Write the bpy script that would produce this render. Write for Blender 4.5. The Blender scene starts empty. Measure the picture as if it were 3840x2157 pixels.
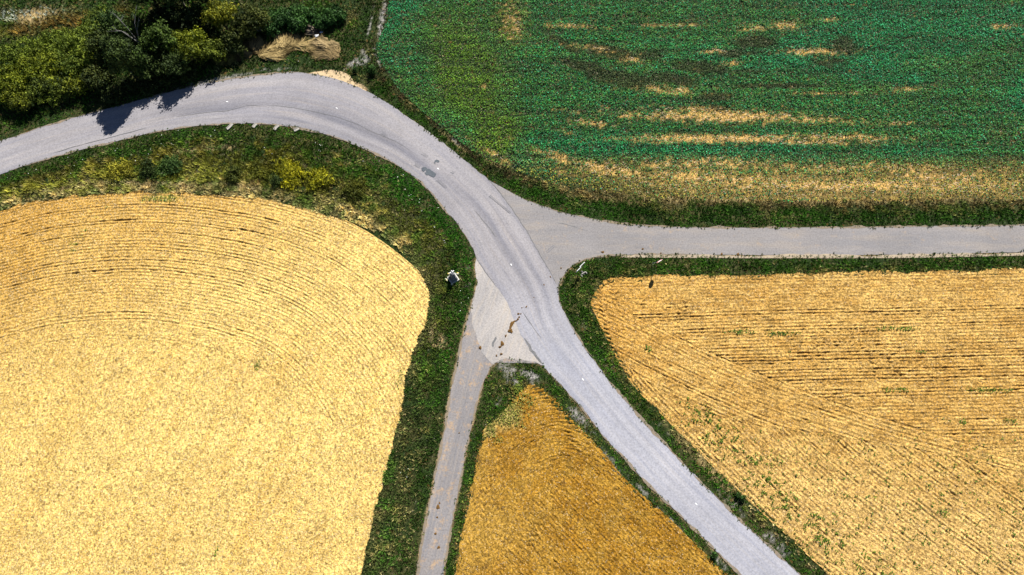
import bpy, math, random
import numpy as np
from mathutils import Vector, Matrix
from mathutils.geometry import tessellate_polygon

# ------------------------------------------------------------------ camera, sky, sun, exposure
SC = bpy.context.scene
H, TILT, F, CX, CY = 80.0, math.radians(21.0), 2560.0, 1920.0, 1078.5
cam_d = bpy.data.cameras.new("camera")
cam_d.sensor_width = 36.0
cam_d.lens = 36.0 * F / 3840.0
cam_d.clip_end = 3000.0
cam = bpy.data.objects.new("camera", cam_d)
SC.collection.objects.link(cam)
cam.location = (0.0, -H * math.tan(TILT), H)
cam.rotation_euler = (TILT, 0.0, 0.0)
SC.camera = cam

SUN_DIR = Vector((0.36, 1.0, 0.0)).normalized()
SUN_EL = math.radians(41.0)
world = bpy.data.worlds.new("World")
SC.world = world
world.use_nodes = True
wn = world.node_tree
bgn = wn.nodes["Background"]
sky = wn.nodes.new("ShaderNodeTexSky")
sky.sky_type = 'NISHITA'
sky.sun_disc = False
sky.sun_elevation = SUN_EL
sky.sun_rotation = math.atan2(SUN_DIR.x, SUN_DIR.y)
sky.altitude = 400.0
sky.air_density = 0.6
sky.dust_density = 0.2
wn.links.new(sky.outputs[0], bgn.inputs[0])
bgn.inputs[1].default_value = 0.05

sun_d = bpy.data.lights.new("sun", 'SUN')
sun_d.energy = 5.0
sun_d.angle = math.radians(0.5)
sun_d.color = (1.0, 0.95, 0.87)
sun = bpy.data.objects.new("sun", sun_d)
SC.collection.objects.link(sun)
to_sun = Vector((SUN_DIR.x * math.cos(SUN_EL), SUN_DIR.y * math.cos(SUN_EL), math.sin(SUN_EL)))
sun.rotation_euler = to_sun.to_track_quat('Z', 'Y').to_euler()
sun.location = to_sun * 150

vs = SC.view_settings
vs.view_transform = 'Standard'
vs.look = 'None'
vs.gamma = 1.0
vs.use_curve_mapping = False
vs.exposure = 1.1

# ------------------------------------------------------------------ helpers
rng = np.random.RandomState(7)
random.seed(7)
CT, ST = math.cos(TILT), math.sin(TILT)
CAMY = -H * math.tan(TILT)


def W(px, py, z=0.0):
    """map reading of the survey photo: where a sight line meets height z"""
    px = np.asarray(px, float); py = np.asarray(py, float)
    dx = (px - CX) / F; dy = -(py - CY) / F
    wy = dy * CT + ST; wz = dy * ST - CT
    k = (z - H) / wz
    return np.stack([dx * k, CAMY + wy * k], -1)


def PX(x, y, z=0.0):
    rx = x; ry = y - CAMY; rz = z - H
    cy_ = ry * CT + rz * ST
    cz_ = -ry * ST + rz * CT
    return CX + F * rx / (-cz_), CY - F * cy_ / (-cz_)


_tab = [np.random.RandomState(100 + i).rand(256, 256) for i in range(8)]


def vnoise(x, y, seed=0):
    t = _tab[seed % 8]
    x = np.asarray(x, float) + seed * 17.3; y = np.asarray(y, float) + seed * 9.1
    xi = np.floor(x).astype(int); yi = np.floor(y).astype(int)
    fx = x - xi; fy = y - yi
    fx = fx * fx * (3 - 2 * fx); fy = fy * fy * (3 - 2 * fy)
    a = t[xi & 255, yi & 255]; b = t[(xi + 1) & 255, yi & 255]
    c = t[xi & 255, (yi + 1) & 255]; d = t[(xi + 1) & 255, (yi + 1) & 255]
    return (a * (1 - fx) + b * fx) * (1 - fy) + (c * (1 - fx) + d * fx) * fy


def fbm(x, y, seed=0, oct=4):
    v = 0.0; a = 0.5; n = 0.0
    for i in range(oct):
        v = v + a * vnoise(x * 2 ** i, y * 2 ** i, seed + i); n += a; a *= 0.5
    return v / n


def sstep(a, b, x):
    t = np.clip((x - a) / (b - a), 0, 1)
    return t * t * (3 - 2 * t)


def mix(a, b, t):
    t = np.asarray(t)[..., None]
    return np.asarray(a) * (1 - t) + np.asarray(b) * t


def smooth(pts, step):
    """Catmull-Rom through pts, resampled about every step"""
    p = np.asarray(pts, float)
    q = np.vstack([2 * p[0] - p[1], p, 2 * p[-1] - p[-2]])
    out = []
    for i in range(1, len(q) - 2):
        t = np.linspace(0, 1, 14, endpoint=False)[:, None]
        a, b, c, d = q[i - 1], q[i], q[i + 1], q[i + 2]
        out.append(0.5 * (2 * b + (c - a) * t + (2 * a - 5 * b + 4 * c - d) * t ** 2 + (3 * b - a - 3 * c + d) * t ** 3))
    out.append(p[-1:])
    c = np.vstack(out)
    L = np.concatenate([[0], np.cumsum(np.linalg.norm(np.diff(c, axis=0), axis=1))])
    n = max(2, int(L[-1] / step) + 1)
    s = np.linspace(0, L[-1], n)
    return np.stack([np.interp(s, L, c[:, 0]), np.interp(s, L, c[:, 1])], -1)


def inpoly(px, py, poly):
    px = np.asarray(px); py = np.asarray(py)
    r = np.zeros(px.shape, bool)
    x0, y0 = poly[:, 0], poly[:, 1]
    x1, y1 = np.roll(x0, -1), np.roll(y0, -1)
    for a, b, c, d in zip(x0, y0, x1, y1):
        if b == d:
            continue
        m = (b > py) != (d > py)
        r ^= m & (px < (c - a) * (py - b) / (d - b) + a)
    return r


def pdist(px, py, line):
    best = np.full(np.shape(px), 1e18); side = np.zeros(np.shape(px))
    for (a, b), (c, d) in zip(line[:-1], line[1:]):
        ex, ey = c - a, d - b
        l2 = ex * ex + ey * ey + 1e-12
        t = np.clip(((px - a) * ex + (py - b) * ey) / l2, 0, 1)
        qx = px - a - t * ex; qy = py - b - t * ey
        dd = qx * qx + qy * qy
        m = dd < best
        best = np.where(m, dd, best)
        side = np.where(m, np.sign(ex * (py - b) - ey * (px - a)), side)
    return np.sqrt(best), side


def blob(px, py, lst):
    """soft patches (x, y, rx, ry, angle in degrees, strength)"""
    v = np.zeros(np.shape(px))
    for x, y, rx, ry, an, st in lst:
        c, s = math.cos(math.radians(an)), math.sin(math.radians(an))
        u = ((px - x) * c + (py - y) * s) / rx; w = (-(px - x) * s + (py - y) * c) / ry
        v = np.maximum(v, st * np.exp(-(u * u + w * w) * 1.2))
    return v


def link(o, parent=None):
    SC.collection.objects.link(o)
    if parent is not None:
        o.parent = parent
    return o


def tag(o, label=None, cat=None, group=None, kind=None):
    if label: o['label'] = label
    if cat: o['category'] = cat
    if group: o['group'] = group
    if kind: o['kind'] = kind
    return o


def mesh_obj(name, verts, faces, mat, col=None, uv=None, parent=None, loc=None, shade=False):
    """verts (n,3), faces (m,k) array or list of lists"""
    me = bpy.data.meshes.new(name)
    verts = np.asarray(verts, np.float32)
    if isinstance(faces, np.ndarray):
        k = faces.shape[1]; m = len(faces)
        me.vertices.add(len(verts)); me.vertices.foreach_set("co", verts.ravel())
        me.loops.add(m * k); me.loops.foreach_set("vertex_index", faces.astype(np.int32).ravel())
        me.polygons.add(m)
        me.polygons.foreach_set("loop_start", np.arange(0, m * k, k, dtype=np.int32))
        try:
            me.polygons.foreach_set("loop_total", np.full(m, k, dtype=np.int32))
        except Exception:
            pass
        me.update(calc_edges=True)
    else:
        me.from_pydata(verts.tolist(), [], faces)
        me.update()
    if col is not None:
        at = me.attributes.new("Col", 'FLOAT_COLOR', 'POINT')
        c4 = np.ones((len(verts), 4), np.float32); c4[:, :3] = col
        at.data.foreach_set("color", c4.ravel())
    if uv is not None:
        ul = me.uv_layers.new(name="UVMap")
        idx = np.zeros(len(me.loops), np.int32); me.loops.foreach_get("vertex_index", idx)
        ul.data.foreach_set("uv", np.asarray(uv, np.float32)[idx].ravel())
    if shade:
        me.polygons.foreach_set("use_smooth", np.ones(len(me.polygons), bool))
    if mat: me.materials.append(mat)
    o = bpy.data.objects.new(name, me)
    if loc is not None: o.location = loc
    return link(o, parent)


def empty(name, loc, label, cat, group=None, rz=0.0):
    o = bpy.data.objects.new(name, None)
    o.empty_display_size = 0.3
    o.location = loc; o.rotation_euler = (0, 0, rz)
    link(o)
    return tag(o, label, cat, group)


# ------------------------------------------------------------------ materials
def new_mat(name, rough=0.9, spec=0.2):
    m = bpy.data.materials.new(name); m.use_nodes = True
    b = m.node_tree.nodes["Principled BSDF"]
    b.inputs["Roughness"].default_value = rough
    b.inputs["Specular IOR Level"].default_value = spec
    return m, m.node_tree, b


def N(nt, typ, **kw):
    n = nt.nodes.new(typ)
    for k, v in kw.items():
        setattr(n, k, v)
    return n


def noise(nt, vec, scale, detail=3.0, rough=0.6):
    n = N(nt, "ShaderNodeTexNoise")
    n.inputs["Scale"].default_value = scale
    n.inputs["Detail"].default_value = detail
    n.inputs["Roughness"].default_value = rough
    nt.links.new(vec, n.inputs["Vector"])
    return n.outputs["Fac"]


def ramp(nt, fac, stops):
    r = N(nt, "ShaderNodeValToRGB")
    while len(r.color_ramp.elements) < len(stops):
        r.color_ramp.elements.new(0.5)
    for e, (p, c) in zip(r.color_ramp.elements, stops):
        e.position = p
        e.color = (c, c, c, 1) if isinstance(c, (int, float)) else (*c, 1)
    nt.links.new(fac, r.inputs[0])
    return r.outputs[0]


def mixc(nt, fac, a, b, mode='MIX'):
    n = N(nt, "ShaderNodeMix", data_type='RGBA', blend_type=mode)
    for sock, v in ((n.inputs[0], fac), (n.inputs[6], a), (n.inputs[7], b)):
        if hasattr(v, "links"): nt.links.new(v, sock)
        elif isinstance(v, tuple): sock.default_value = (*v, 1)
        else: sock.default_value = v
    return n.outputs[2]


def mapping(nt, vec, scale=(1, 1, 1), rot=(0, 0, 0)):
    m = N(nt, "ShaderNodeMapping")
    m.inputs["Scale"].default_value = scale; m.inputs["Rotation"].default_value = rot
    nt.links.new(vec, m.inputs["Vector"])
    return m.outputs[0]


def bump(nt, bsdf, h, strength, dist):
    b = N(nt, "ShaderNodeBump")
    b.inputs["Strength"].default_value = strength; b.inputs["Distance"].default_value = dist
    nt.links.new(h, b.inputs["Height"]); nt.links.new(b.outputs[0], bsdf.inputs["Normal"])


def soil_mat(name, speck=(0.62, 0.55, 0.42), amt=0.3, dark=0.6, bstr=1.0):
    """earth: the tone of each spot from the map of the ground, crumbs, straw bits and pebbles from noise"""
    m, nt, b = new_mat(name, 0.95, 0.1)
    at = N(nt, "ShaderNodeAttribute", attribute_name="Col")
    tc = N(nt, "ShaderNodeTexCoord").outputs["Object"]
    n1 = noise(nt, tc, 5.0, 4.0, 0.7)
    n2 = noise(nt, tc, 0.35, 3.0)
    c = mixc(nt, 1.0, at.outputs["Color"], ramp(nt, n1, [(0.3, dark), (0.5, 1.0), (0.72, 1.35)]), 'MULTIPLY')
    c = mixc(nt, 1.0, c, ramp(nt, n2, [(0.3, 0.86), (0.7, 1.12)]), 'MULTIPLY')
    v = N(nt, "ShaderNodeTexVoronoi"); v.inputs["Scale"].default_value = 6.5
    nt.links.new(tc, v.inputs["Vector"])
    sep = N(nt, "ShaderNodeSeparateColor"); nt.links.new(v.outputs["Color"], sep.inputs[0])
    c = mixc(nt, 1.0, c, ramp(nt, sep.outputs[1], [(0.0, 0.5), (0.5, 1.0), (1.0, 1.5)]), 'MULTIPLY')
    v2 = N(nt, "ShaderNodeTexVoronoi"); v2.inputs["Scale"].default_value = 14.0
    nt.links.new(tc, v2.inputs["Vector"])
    sep2 = N(nt, "ShaderNodeSeparateColor"); nt.links.new(v2.outputs["Color"], sep2.inputs[0])
    pick = ramp(nt, sep2.outputs[0], [(1 - amt * 0.3, 0.0), (1 - amt * 0.3 + 0.04, 0.6)])
    c = mixc(nt, pick, c, speck)
    v3 = N(nt, "ShaderNodeTexVoronoi"); v3.inputs["Scale"].default_value = 4.0
    nt.links.new(tc, v3.inputs["Vector"])
    sep3 = N(nt, "ShaderNodeSeparateColor"); nt.links.new(v3.outputs["Color"], sep3.inputs[0])
    c = mixc(nt, ramp(nt, sep3.outputs[2], [(0.965, 0.0), (0.985, 0.6)]), c, (0.1, 0.055, 0.015))
    nt.links.new(c, b.inputs["Base Color"])
    n3 = noise(nt, tc, 7.0, 3.0, 0.7)
    bump(nt, b, n3, bstr, 0.12)
    return m


def leaf_mat(name, rough=0.7, transl=0.12):
    m, nt, b = new_mat(name, rough, 0.15)
    at = N(nt, "ShaderNodeAttribute", attribute_name="Col")
    nt.links.new(at.outputs["Color"], b.inputs["Base Color"])
    t = N(nt, "ShaderNodeBsdfTranslucent"); nt.links.new(at.outputs["Color"], t.inputs[0])
    mx = N(nt, "ShaderNodeMixShader"); mx.inputs[0].default_value = transl
    out = nt.nodes["Material Output"]
    nt.links.new(b.outputs[0], mx.inputs[1]); nt.links.new(t.outputs[0], mx.inputs[2])
    nt.links.new(mx.outputs[0], out.inputs[0])
    return m


def plain_mat(name, c1, c2, scale=6.0, rough=0.8, bstr=0.3):
    m, nt, b = new_mat(name, rough, 0.25)
    tc = N(nt, "ShaderNodeTexCoord").outputs["Object"]
    n = noise(nt, tc, scale, 4.0, 0.65)
    nt.links.new(mixc(nt, ramp(nt, n, [(0.3, 0.0), (0.7, 1.0)]), c1, c2), b.inputs["Base Color"])
    bump(nt, b, n, bstr, 0.02)
    return m


def road_mat(name, base, darkc, warm, use_uv, sc=(1, 1), rot=0.0, stain=None, stain_lvl=0.66, tone=False):
    m, nt, b = new_mat(name, 0.85, 0.25)
    tcn = N(nt, "ShaderNodeTexCoord")
    tc = tcn.outputs["Object"]
    vec = tcn.outputs["UV"] if use_uv else mapping(nt, tc, (1, 1, 1), (0, 0, rot))
    st = mapping(nt, vec, (sc[0], sc[1], 1))
    s1 = noise(nt, st, 1.0, 4.0, 0.6)
    st2 = mapping(nt, vec, (sc[0] * 3.1, sc[1] * 1.7, 1))
    s2 = noise(nt, st2, 1.0, 3.0, 0.6)
    c = mixc(nt, ramp(nt, s1, [(0.36, 0.9), (0.56, 0.0)]), base, darkc)
    c = mixc(nt, ramp(nt, s2, [(0.5, 0.0), (0.75, 0.8)]), c, warm)
    big = noise(nt, tc, 0.12, 3.0)
    c = mixc(nt, 1.0, c, ramp(nt, big, [(0.3, 0.9), (0.7, 1.08)]), 'MULTIPLY')
    if stain:
        f = noise(nt, mapping(nt, vec, (0.5, 0.5, 1)), 1.6, 5.0, 0.75)
        c = mixc(nt, ramp(nt, f, [(stain_lvl - 0.1, 0.0), (stain_lvl + 0.06, 0.6)]), c, stain)
    if tone:
        at = N(nt, "ShaderNodeAttribute", attribute_name="Col")
        c = mixc(nt, 1.0, c, at.outputs["Color"], 'MULTIPLY')
    g = noise(nt, tc, 5.0, 4.0, 0.8)
    c = mixc(nt, 1.0, c, ramp(nt, g, [(0.3, 0.7), (0.5, 1.0), (0.72, 1.26)]), 'MULTIPLY')
    nt.links.new(c, b.inputs["Base Color"])
    bump(nt, b, noise(nt, tc, 14.0, 3.0, 0.8), 0.5, 0.02)
    return m


M_SOIL = soil_mat("stubble_soil", (0.62, 0.52, 0.34), 0.35, 0.62, 1.0)
M_PLOUGH = soil_mat("plough_soil", (0.6, 0.5, 0.36), 0.16, 0.6, 1.0)
M_GROUND = soil_mat("verge_earth", (0.3, 0.28, 0.22), 0.04, 0.6, 1.0)
M_LEAF = leaf_mat("leaf")
M_GRASS = leaf_mat("grass", 0.8, 0.12)
M_MAIN = road_mat("pale_asphalt", (0.25, 0.247, 0.27), (0.205, 0.207, 0.24), (0.28, 0.263, 0.262), True, (7.0, 0.05), tone=True)
M_LANE = road_mat("lane_asphalt", (0.195, 0.184, 0.184), (0.163, 0.158, 0.165), (0.235, 0.206, 0.18), False, (0.05, 0.55),
                  stain=(0.32, 0.23, 0.14), stain_lvl=0.68)
M_SLANE = road_mat("track_asphalt", (0.195, 0.182, 0.182), (0.15, 0.148, 0.16), (0.24, 0.212, 0.19), False, (1.1, 0.06), rot=0.21,
                   stain=(0.42, 0.26, 0.11), stain_lvl=0.63)
M_APRON = road_mat("dusty_apron", (0.3, 0.28, 0.268), (0.23, 0.222, 0.225), (0.37, 0.32, 0.265), False, (0.5, 0.12), rot=0.35)
M_SAND = plain_mat("sand", (0.5, 0.38, 0.22), (0.36, 0.27, 0.17), 2.5, 0.95, 0.8)
M_SHOULDER = plain_mat("shoulder_dirt", (0.36, 0.29, 0.2), (0.24, 0.2, 0.16), 3.0, 0.95, 0.8)
M_FRINGE = plain_mat("fringe_dirt", (0.22, 0.165, 0.105), (0.13, 0.12, 0.105), 3.0, 0.95, 0.6)
M_TAR = plain_mat("tar", (0.035, 0.045, 0.06), (0.07, 0.085, 0.1), 5.0, 0.6, 0.4)
M_SEAM = plain_mat("worn_tar", (0.085, 0.088, 0.095), (0.15, 0.148, 0.15), 3.0, 0.8, 0.3)
M_MARK = plain_mat("rubber_mark", (0.11, 0.115, 0.13), (0.16, 0.16, 0.175), 4.0, 0.85, 0.1)
M_MUD = plain_mat("mud", (0.065, 0.032, 0.007), (0.15, 0.08, 0.02), 9.0, 0.9, 1.0)
M_STONE = plain_mat("white_stone", (0.55, 0.53, 0.48), (0.42, 0.41, 0.38), 5.0, 0.85, 0.4)
M_SHADEST = plain_mat("shade_toned_stone", (0.16, 0.165, 0.175), (0.1, 0.105, 0.115), 5.0, 0.85, 0.4)  # white stone of the cross body, its shade put into a dark tone
M_CONC = plain_mat("concrete", (0.34, 0.32, 0.29), (0.24, 0.23, 0.21), 6.0, 0.9, 0.5)
M_STEEL = plain_mat("galvanised_steel", (0.3, 0.33, 0.34), (0.22, 0.24, 0.25), 8.0, 0.45, 0.1)
M_WHITE = plain_mat("white_paint", (0.8, 0.8, 0.8), (0.72, 0.72, 0.72), 5.0, 0.5, 0.05)
M_RED = plain_mat("red_paint", (0.55, 0.02, 0.03), (0.45, 0.02, 0.03), 5.0, 0.5, 0.05)
M_BARK = plain_mat("bark", (0.1, 0.085, 0.065), (0.2, 0.18, 0.15), 7.0, 0.9, 0.8)
M_IRON = plain_mat("dark_iron", (0.05, 0.05, 0.055), (0.08, 0.08, 0.085), 7.0, 0.6, 0.2)
M_PLASTIC = plain_mat("white_plastic", (0.8, 0.8, 0.8), (0.7, 0.72, 0.75), 4.0, 0.4, 0.3)
M_BLUEP = plain_mat("bluish_plastic", (0.45, 0.55, 0.8), (0.6, 0.65, 0.8), 4.0, 0.4, 0.3)
M_YELLOW = plain_mat("yellow_flower", (0.8, 0.62, 0.05), (0.7, 0.5, 0.04), 8.0, 0.7, 0.2)

# ------------------------------------------------------------------ survey lines (photo pixels)
OUT_MAIN = [(-900, 840), (-400, 668), (-150, 582), (41, 517), (149, 480), (249, 450), (348, 423), (498, 383), (647, 343), (746, 319), (871, 295),
            (960, 283), (1084, 271), (1174, 278), (1278, 303), (1373, 341), (1458, 391), (1522, 433), (1632, 513), (1731, 592), (1831, 674)]
SEAM_E = [(1831, 674), (1880, 730), (1920, 785), (1985, 884), (2029, 964), (2069, 1030), (2094, 1088)]
E_MAIN = [(2094, 1088), (2102, 1140), (2129, 1196), (2169, 1265), (2219, 1340), (2293, 1438), (2393, 1556), (2517, 1691), (2617, 1795),
          (2691, 1870), (2791, 1964), (2880, 2045), (2957, 2116), (3100, 2248), (3500, 2610)]
IN_MAIN = [(-900, 960), (-400, 788), (-150, 705), (41, 640), (124, 612), (249, 577), (398, 540), (547, 503), (697, 478), (796, 468), (946, 463),
           (1060, 472), (1134, 484), (1239, 510), (1318, 540), (1408, 577), (1483, 617), (1557, 667), (1612, 720), (1637, 748), (1667, 786),
           (1706, 829), (1746, 884), (1772, 930), (1786, 969)]
SEAM_W = [(1786, 969), (1826, 1028), (1891, 1118), (1924, 1190), (1955, 1259), (1990, 1318), (2032, 1368)]
W_MAIN = [(2032, 1368), (2070, 1410), (2104, 1442), (2144, 1490), (2189, 1540), (2268, 1641), (2343, 1721), (2418, 1805), (2517, 1900),
          (2617, 1999), (2734, 2116), (2870, 2252), (3250, 2630)]
N_LANE = [(1831, 674), (1920, 723), (1975, 751), (2049, 777), (2119, 799), (2219, 820), (2318, 836), (2393, 844), (2542, 852), (2766, 855),
          (2880, 854), (3130, 853), (3378, 850), (3626, 847), (3798, 844), (4100, 840), (5500, 820)]
S_LANE = [(2094, 1088), (2100, 1066), (2109, 1043), (2129, 1014), (2159, 989), (2199, 971), (2258, 961), (2368, 955), (2617, 955), (2880, 957),
          (3378, 955), (3798, 947), (4100, 942), (5500, 925)]
LANE_W = [(1786, 969), (1783, 1010), (1789, 1058), (1781, 1103), (1766, 1153), (1746, 1218), (1726, 1307), (1701, 1417), (1682, 1517), (1667, 1616),
          (1642, 1731), (1617, 1860), (1587, 1999), (1570, 2116), (1545, 2280), (1490, 2630)]
LANE_E = [(2032, 1368), (2005, 1358), (1950, 1350), (1905, 1347), (1868, 1354), (1845, 1372), (1829, 1400), (1808, 1445), (1776, 1566), (1756, 1651), (1731, 1780),
          (1706, 1905), (1687, 2004), (1669, 2116), (1645, 2280), (1595, 2630)]
LEFT_EDGE = [(-900, 1010), (-400, 870), (-150, 815), (41, 777), (149, 755), (299, 735), (423, 726), (560, 722), (722, 727), (960, 742), (1134, 782), (1259, 815), (1348, 846),
             (1423, 881), (1483, 924), (1532, 969), (1572, 1024), (1602, 1080), (1612, 1143), (1602, 1198), (1577, 1248), (1557, 1300), (1540, 1367),
             (1519, 1440), (1497, 1561), (1468, 1665), (1443, 1795), (1408, 1910), (1383, 2009), (1363, 2116), (1330, 2280), (1260, 2630)]
RIGHT_TOP = [(5500, 985), (4100, 1003), (3798, 1010), (3378, 1019), (3079, 1021), (2880, 1030), (2542, 1033), (2368, 1044), (2268, 1046), (2235, 1092), (2214, 1133),
             (2229, 1180), (2263, 1247), (2298, 1322), (2368, 1438), (2443, 1519), (2517, 1593), (2617, 1693), (2716, 1797), (2816, 1888), (2880, 1945),
             (2980, 2036), (3064, 2116), (3220, 2260), (3600, 2610)]
TRI_R = [(1985, 1440), (2017, 1452), (2079, 1496), (2127, 1556), (2219, 1648), (2293, 1733), (2343, 1795), (2418, 1865), (2492, 1927), (2567, 1999),
         (2642, 2074), (2684, 2116), (2850, 2280), (3180, 2630)]
TRI_L = [(1985, 1440), (1945, 1475), (1890, 1540), (1835, 1590), (1812, 1630), (1796, 1686), (1776, 1785), (1751, 1885), (1726, 1999), (1711, 2116), (1690, 2280), (1645, 2630)]
CROP_EDGE = [(1540, -700), (1490, -150), (1458, 42), (1438, 100), (1413, 159), (1408, 199), (1430, 239), (1458, 279), (1488, 328), (1557, 398), (1647, 470), (1736, 540),
             (1806, 585), (1920, 637), (2069, 690), (2250, 722), (2500, 742), (2880, 752), (3400, 752), (3798, 748), (4100, 746), (5500, 735)]

sm = lambda l, st=14: smooth(l, st)
L_out, L_seamE, L_E = sm(OUT_MAIN), sm(SEAM_E), sm(E_MAIN)
L_in, L_seamW, L_W = sm(IN_MAIN), sm(SEAM_W), sm(W_MAIN)
L_N, L_S, L_lw, L_le = sm(N_LANE), sm(S_LANE), sm(LANE_W), sm(LANE_E)
L_left, L_right, L_tr, L_tl, L_crop = sm(LEFT_EDGE, 22), sm(RIGHT_TOP, 22), sm(TRI_R, 22), sm(TRI_L, 22), sm(CROP_EDGE, 22)
A_ = lambda *x: np.vstack([np.asarray(v, float) for v in x])
LAND_N = A_(L_out, L_N, [(5500, -1500), (-900, -1500)])
LAND_E = A_(L_S[::-1], L_E, [(5500, 2610)])
LAND_T = A_(L_le[::-1], L_W)
LAND_W = A_(L_in, L_lw, [(-900, 2630)])
P_LEFT = A_(L_left, [(-900, 2630)])
P_RIGHT = A_(L_right, [(5500, 2610)])
P_TRI = A_(L_tl[::-1], L_tr)
P_CROP = A_(L_crop, [(5500, -1500), (1540, -1500)])


# ------------------------------------------------------------------ sheets: far ground, roads
def sheet(name, pxpoly, z, mat, col=None, parent=None, jit=0.0):
    w = W(pxpoly[:, 0], pxpoly[:, 1], 0.0)
    if jit:
        w = w + jit * (np.stack([fbm(w[:, 0] * 1.7, w[:, 1] * 1.7, 1), fbm(w[:, 0] * 1.7, w[:, 1] * 1.7, 5)], -1) - 0.5) * 2
    v = np.column_stack([w, np.full(len(w), z)])
    tris = tessellate_polygon([[Vector(p) for p in v]])
    fs = []
    for t in tris:
        a, b, c = (v[i] for i in t)
        cr = (b[0] - a[0]) * (c[1] - a[1]) - (b[1] - a[1]) * (c[0] - a[0])
        fs.append(list(t) if cr > 0 else list(t)[::-1])
    return mesh_obj(name, v, fs, mat, None if col is None else np.tile(col, (len(v), 1)), parent=parent)


g = mesh_obj("ground", [(-900, -700, -0.25), (900, -700, -0.25), (900, 1100, -0.25), (-900, 1100, -0.25)], [[0, 1, 2, 3]], M_GROUND,
             np.tile((0.07, 0.08, 0.03), (4, 1)))
tag(g, "grassy earth under the roads and verges", "ground", kind="structure")


def strip(name, a, b, z, mat, nx=12, parent=None, jit=0.0, n=None, cl=None):
    """road strip between two edge lines: u across, v metres along"""
    a = W(a[:, 0], a[:, 1]); b = W(b[:, 0], b[:, 1])
    def res(p, n):
        L = np.concatenate([[0], np.cumsum(np.linalg.norm(np.diff(p, axis=0), axis=1))])
        s = np.linspace(0, L[-1], n)
        return np.stack([np.interp(s, L, p[:, 0]), np.interp(s, L, p[:, 1])], -1), L[-1]
    _, la = res(a, 2)
    n = n or int(la / 0.3)
    a, la = res(a, n); b, _ = res(b, n)
    t = np.linspace(0, 1, nx + 1)
    vv = np.linspace(0, la, n)
    g = a[:, None, :] * (1 - t)[None, :, None] + b[:, None, :] * t[None, :, None]
    if jit:
        j = jit * 2
        d = (b - a) / np.linalg.norm(b - a, axis=1, keepdims=True)
        g[:, 0] -= d * (fbm(a[:, 0] * 1.5, a[:, 1] * 1.5, 2) - 0.5)[:, None] * j
        g[:, -1] += d * (fbm(b[:, 0] * 1.5, b[:, 1] * 1.5, 3) - 0.5)[:, None] * j
    v = np.concatenate([g, np.full(g.shape[:2] + (1,), z)], -1).reshape(-1, 3)
    camber = np.tile(0.05 * (1 - (2 * t - 1) ** 2), n)
    v[:, 2] += camber * 0.6
    uv = np.stack(np.broadcast_arrays(t[None, :], vv[:, None]), -1).reshape(-1, 2)
    i = np.arange(n - 1)[:, None] * (nx + 1) + np.arange(nx)[None, :]
    f = np.stack([i, i + 1, i + nx + 2, i + nx + 1], -1).reshape(-1, 4)
    p0, p1, p2 = v[f[0, 0]], v[f[0, 1]], v[f[0, 2]]
    if np.cross(p1 - p0, p2 - p0)[2] < 0:
        f = f[:, ::-1]
    qx, qy = PX(v[:, 0], v[:, 1]); U = uv[:, 0]; Vm = uv[:, 1]
    st = fbm(U * 5, Vm * 0.045, 3, 4); st2 = fbm(U * 9, Vm * 0.12, 6, 3)
    bend = sstep(250, 800, qx) * sstep(1000, 620, qy)
    inner = np.exp(-((U - 0.72) / 0.2) ** 2)
    wear = bend * inner * sstep(0.36, 0.62, st) * 0.42 + 0.2 * bend * np.exp(-((U - 0.86) / 0.05) ** 2) * sstep(0.4, 0.6, st2)
    mid = sstep(600, 760, qy) * sstep(1350, 1150, qy)
    st3 = fbm(U * 16, Vm * 0.05, 2, 3)
    wear = wear + mid * 0.16 * sstep(0.42, 0.62, st3) * sstep(0.05, 0.3, U) * sstep(0.95, 0.7, U)
    wp = sum(np.exp(-((U - q_) / 0.055) ** 2) for q_ in (0.16, 0.38, 0.62, 0.84))
    wear = wear - 0.07 * wp * sstep(0.3, 0.6, fbm(U * 3, Vm * 0.03, 1, 3)) + 0.07 * np.exp(-((U - 0.5) / 0.05) ** 2) + 0.1 * (np.exp(-(U / 0.05) ** 2) + np.exp(-((1 - U) / 0.05) ** 2))
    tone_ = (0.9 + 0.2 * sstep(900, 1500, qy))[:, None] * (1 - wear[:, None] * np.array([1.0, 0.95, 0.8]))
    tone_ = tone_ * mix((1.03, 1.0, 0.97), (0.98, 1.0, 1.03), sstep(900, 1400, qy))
    return mesh_obj(name, v, np.ascontiguousarray(f), mat, tone_, uv=uv, parent=parent, shade=True)


# split in stations so both edges stay level with each other
lane = sheet("side_road", A_([(1800, 690)], L_N, L_S[::-1], [(1990, 1040), (1880, 850)]), 0.02, M_LANE, jit=0.07)
tag(lane, "grey brown side road running straight to the right", "road", kind="structure")
slane = sheet("farm_road", A_([(1900, 1250)], [(1786, 1080), (1766, 1153)], L_lw[L_lw[:, 1] > 1160], L_le[L_le[:, 1] > 1360][::-1]), 0.02, M_SLANE, jit=0.09)
tag(slane, "narrow grey farm road with orange dirt running to the bottom", "road", kind="structure")
apr = sheet("junction_apron", A_(L_lw[L_lw[:, 1] < 1150], sm([(1766, 1153), (1770, 1195), (1778, 1240), (1800, 1302), (1826, 1346), (1850, 1368)]),
                                 L_le[(L_le[:, 0] > 1852)][::-1], [(2080, 1360), (2000, 1260), (1900, 1060)]), 0.028, M_APRON, jit=0.3)
tag(apr, "pale dusty wedge of paving between main road and farm road", "road surface", kind="structure")
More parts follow.
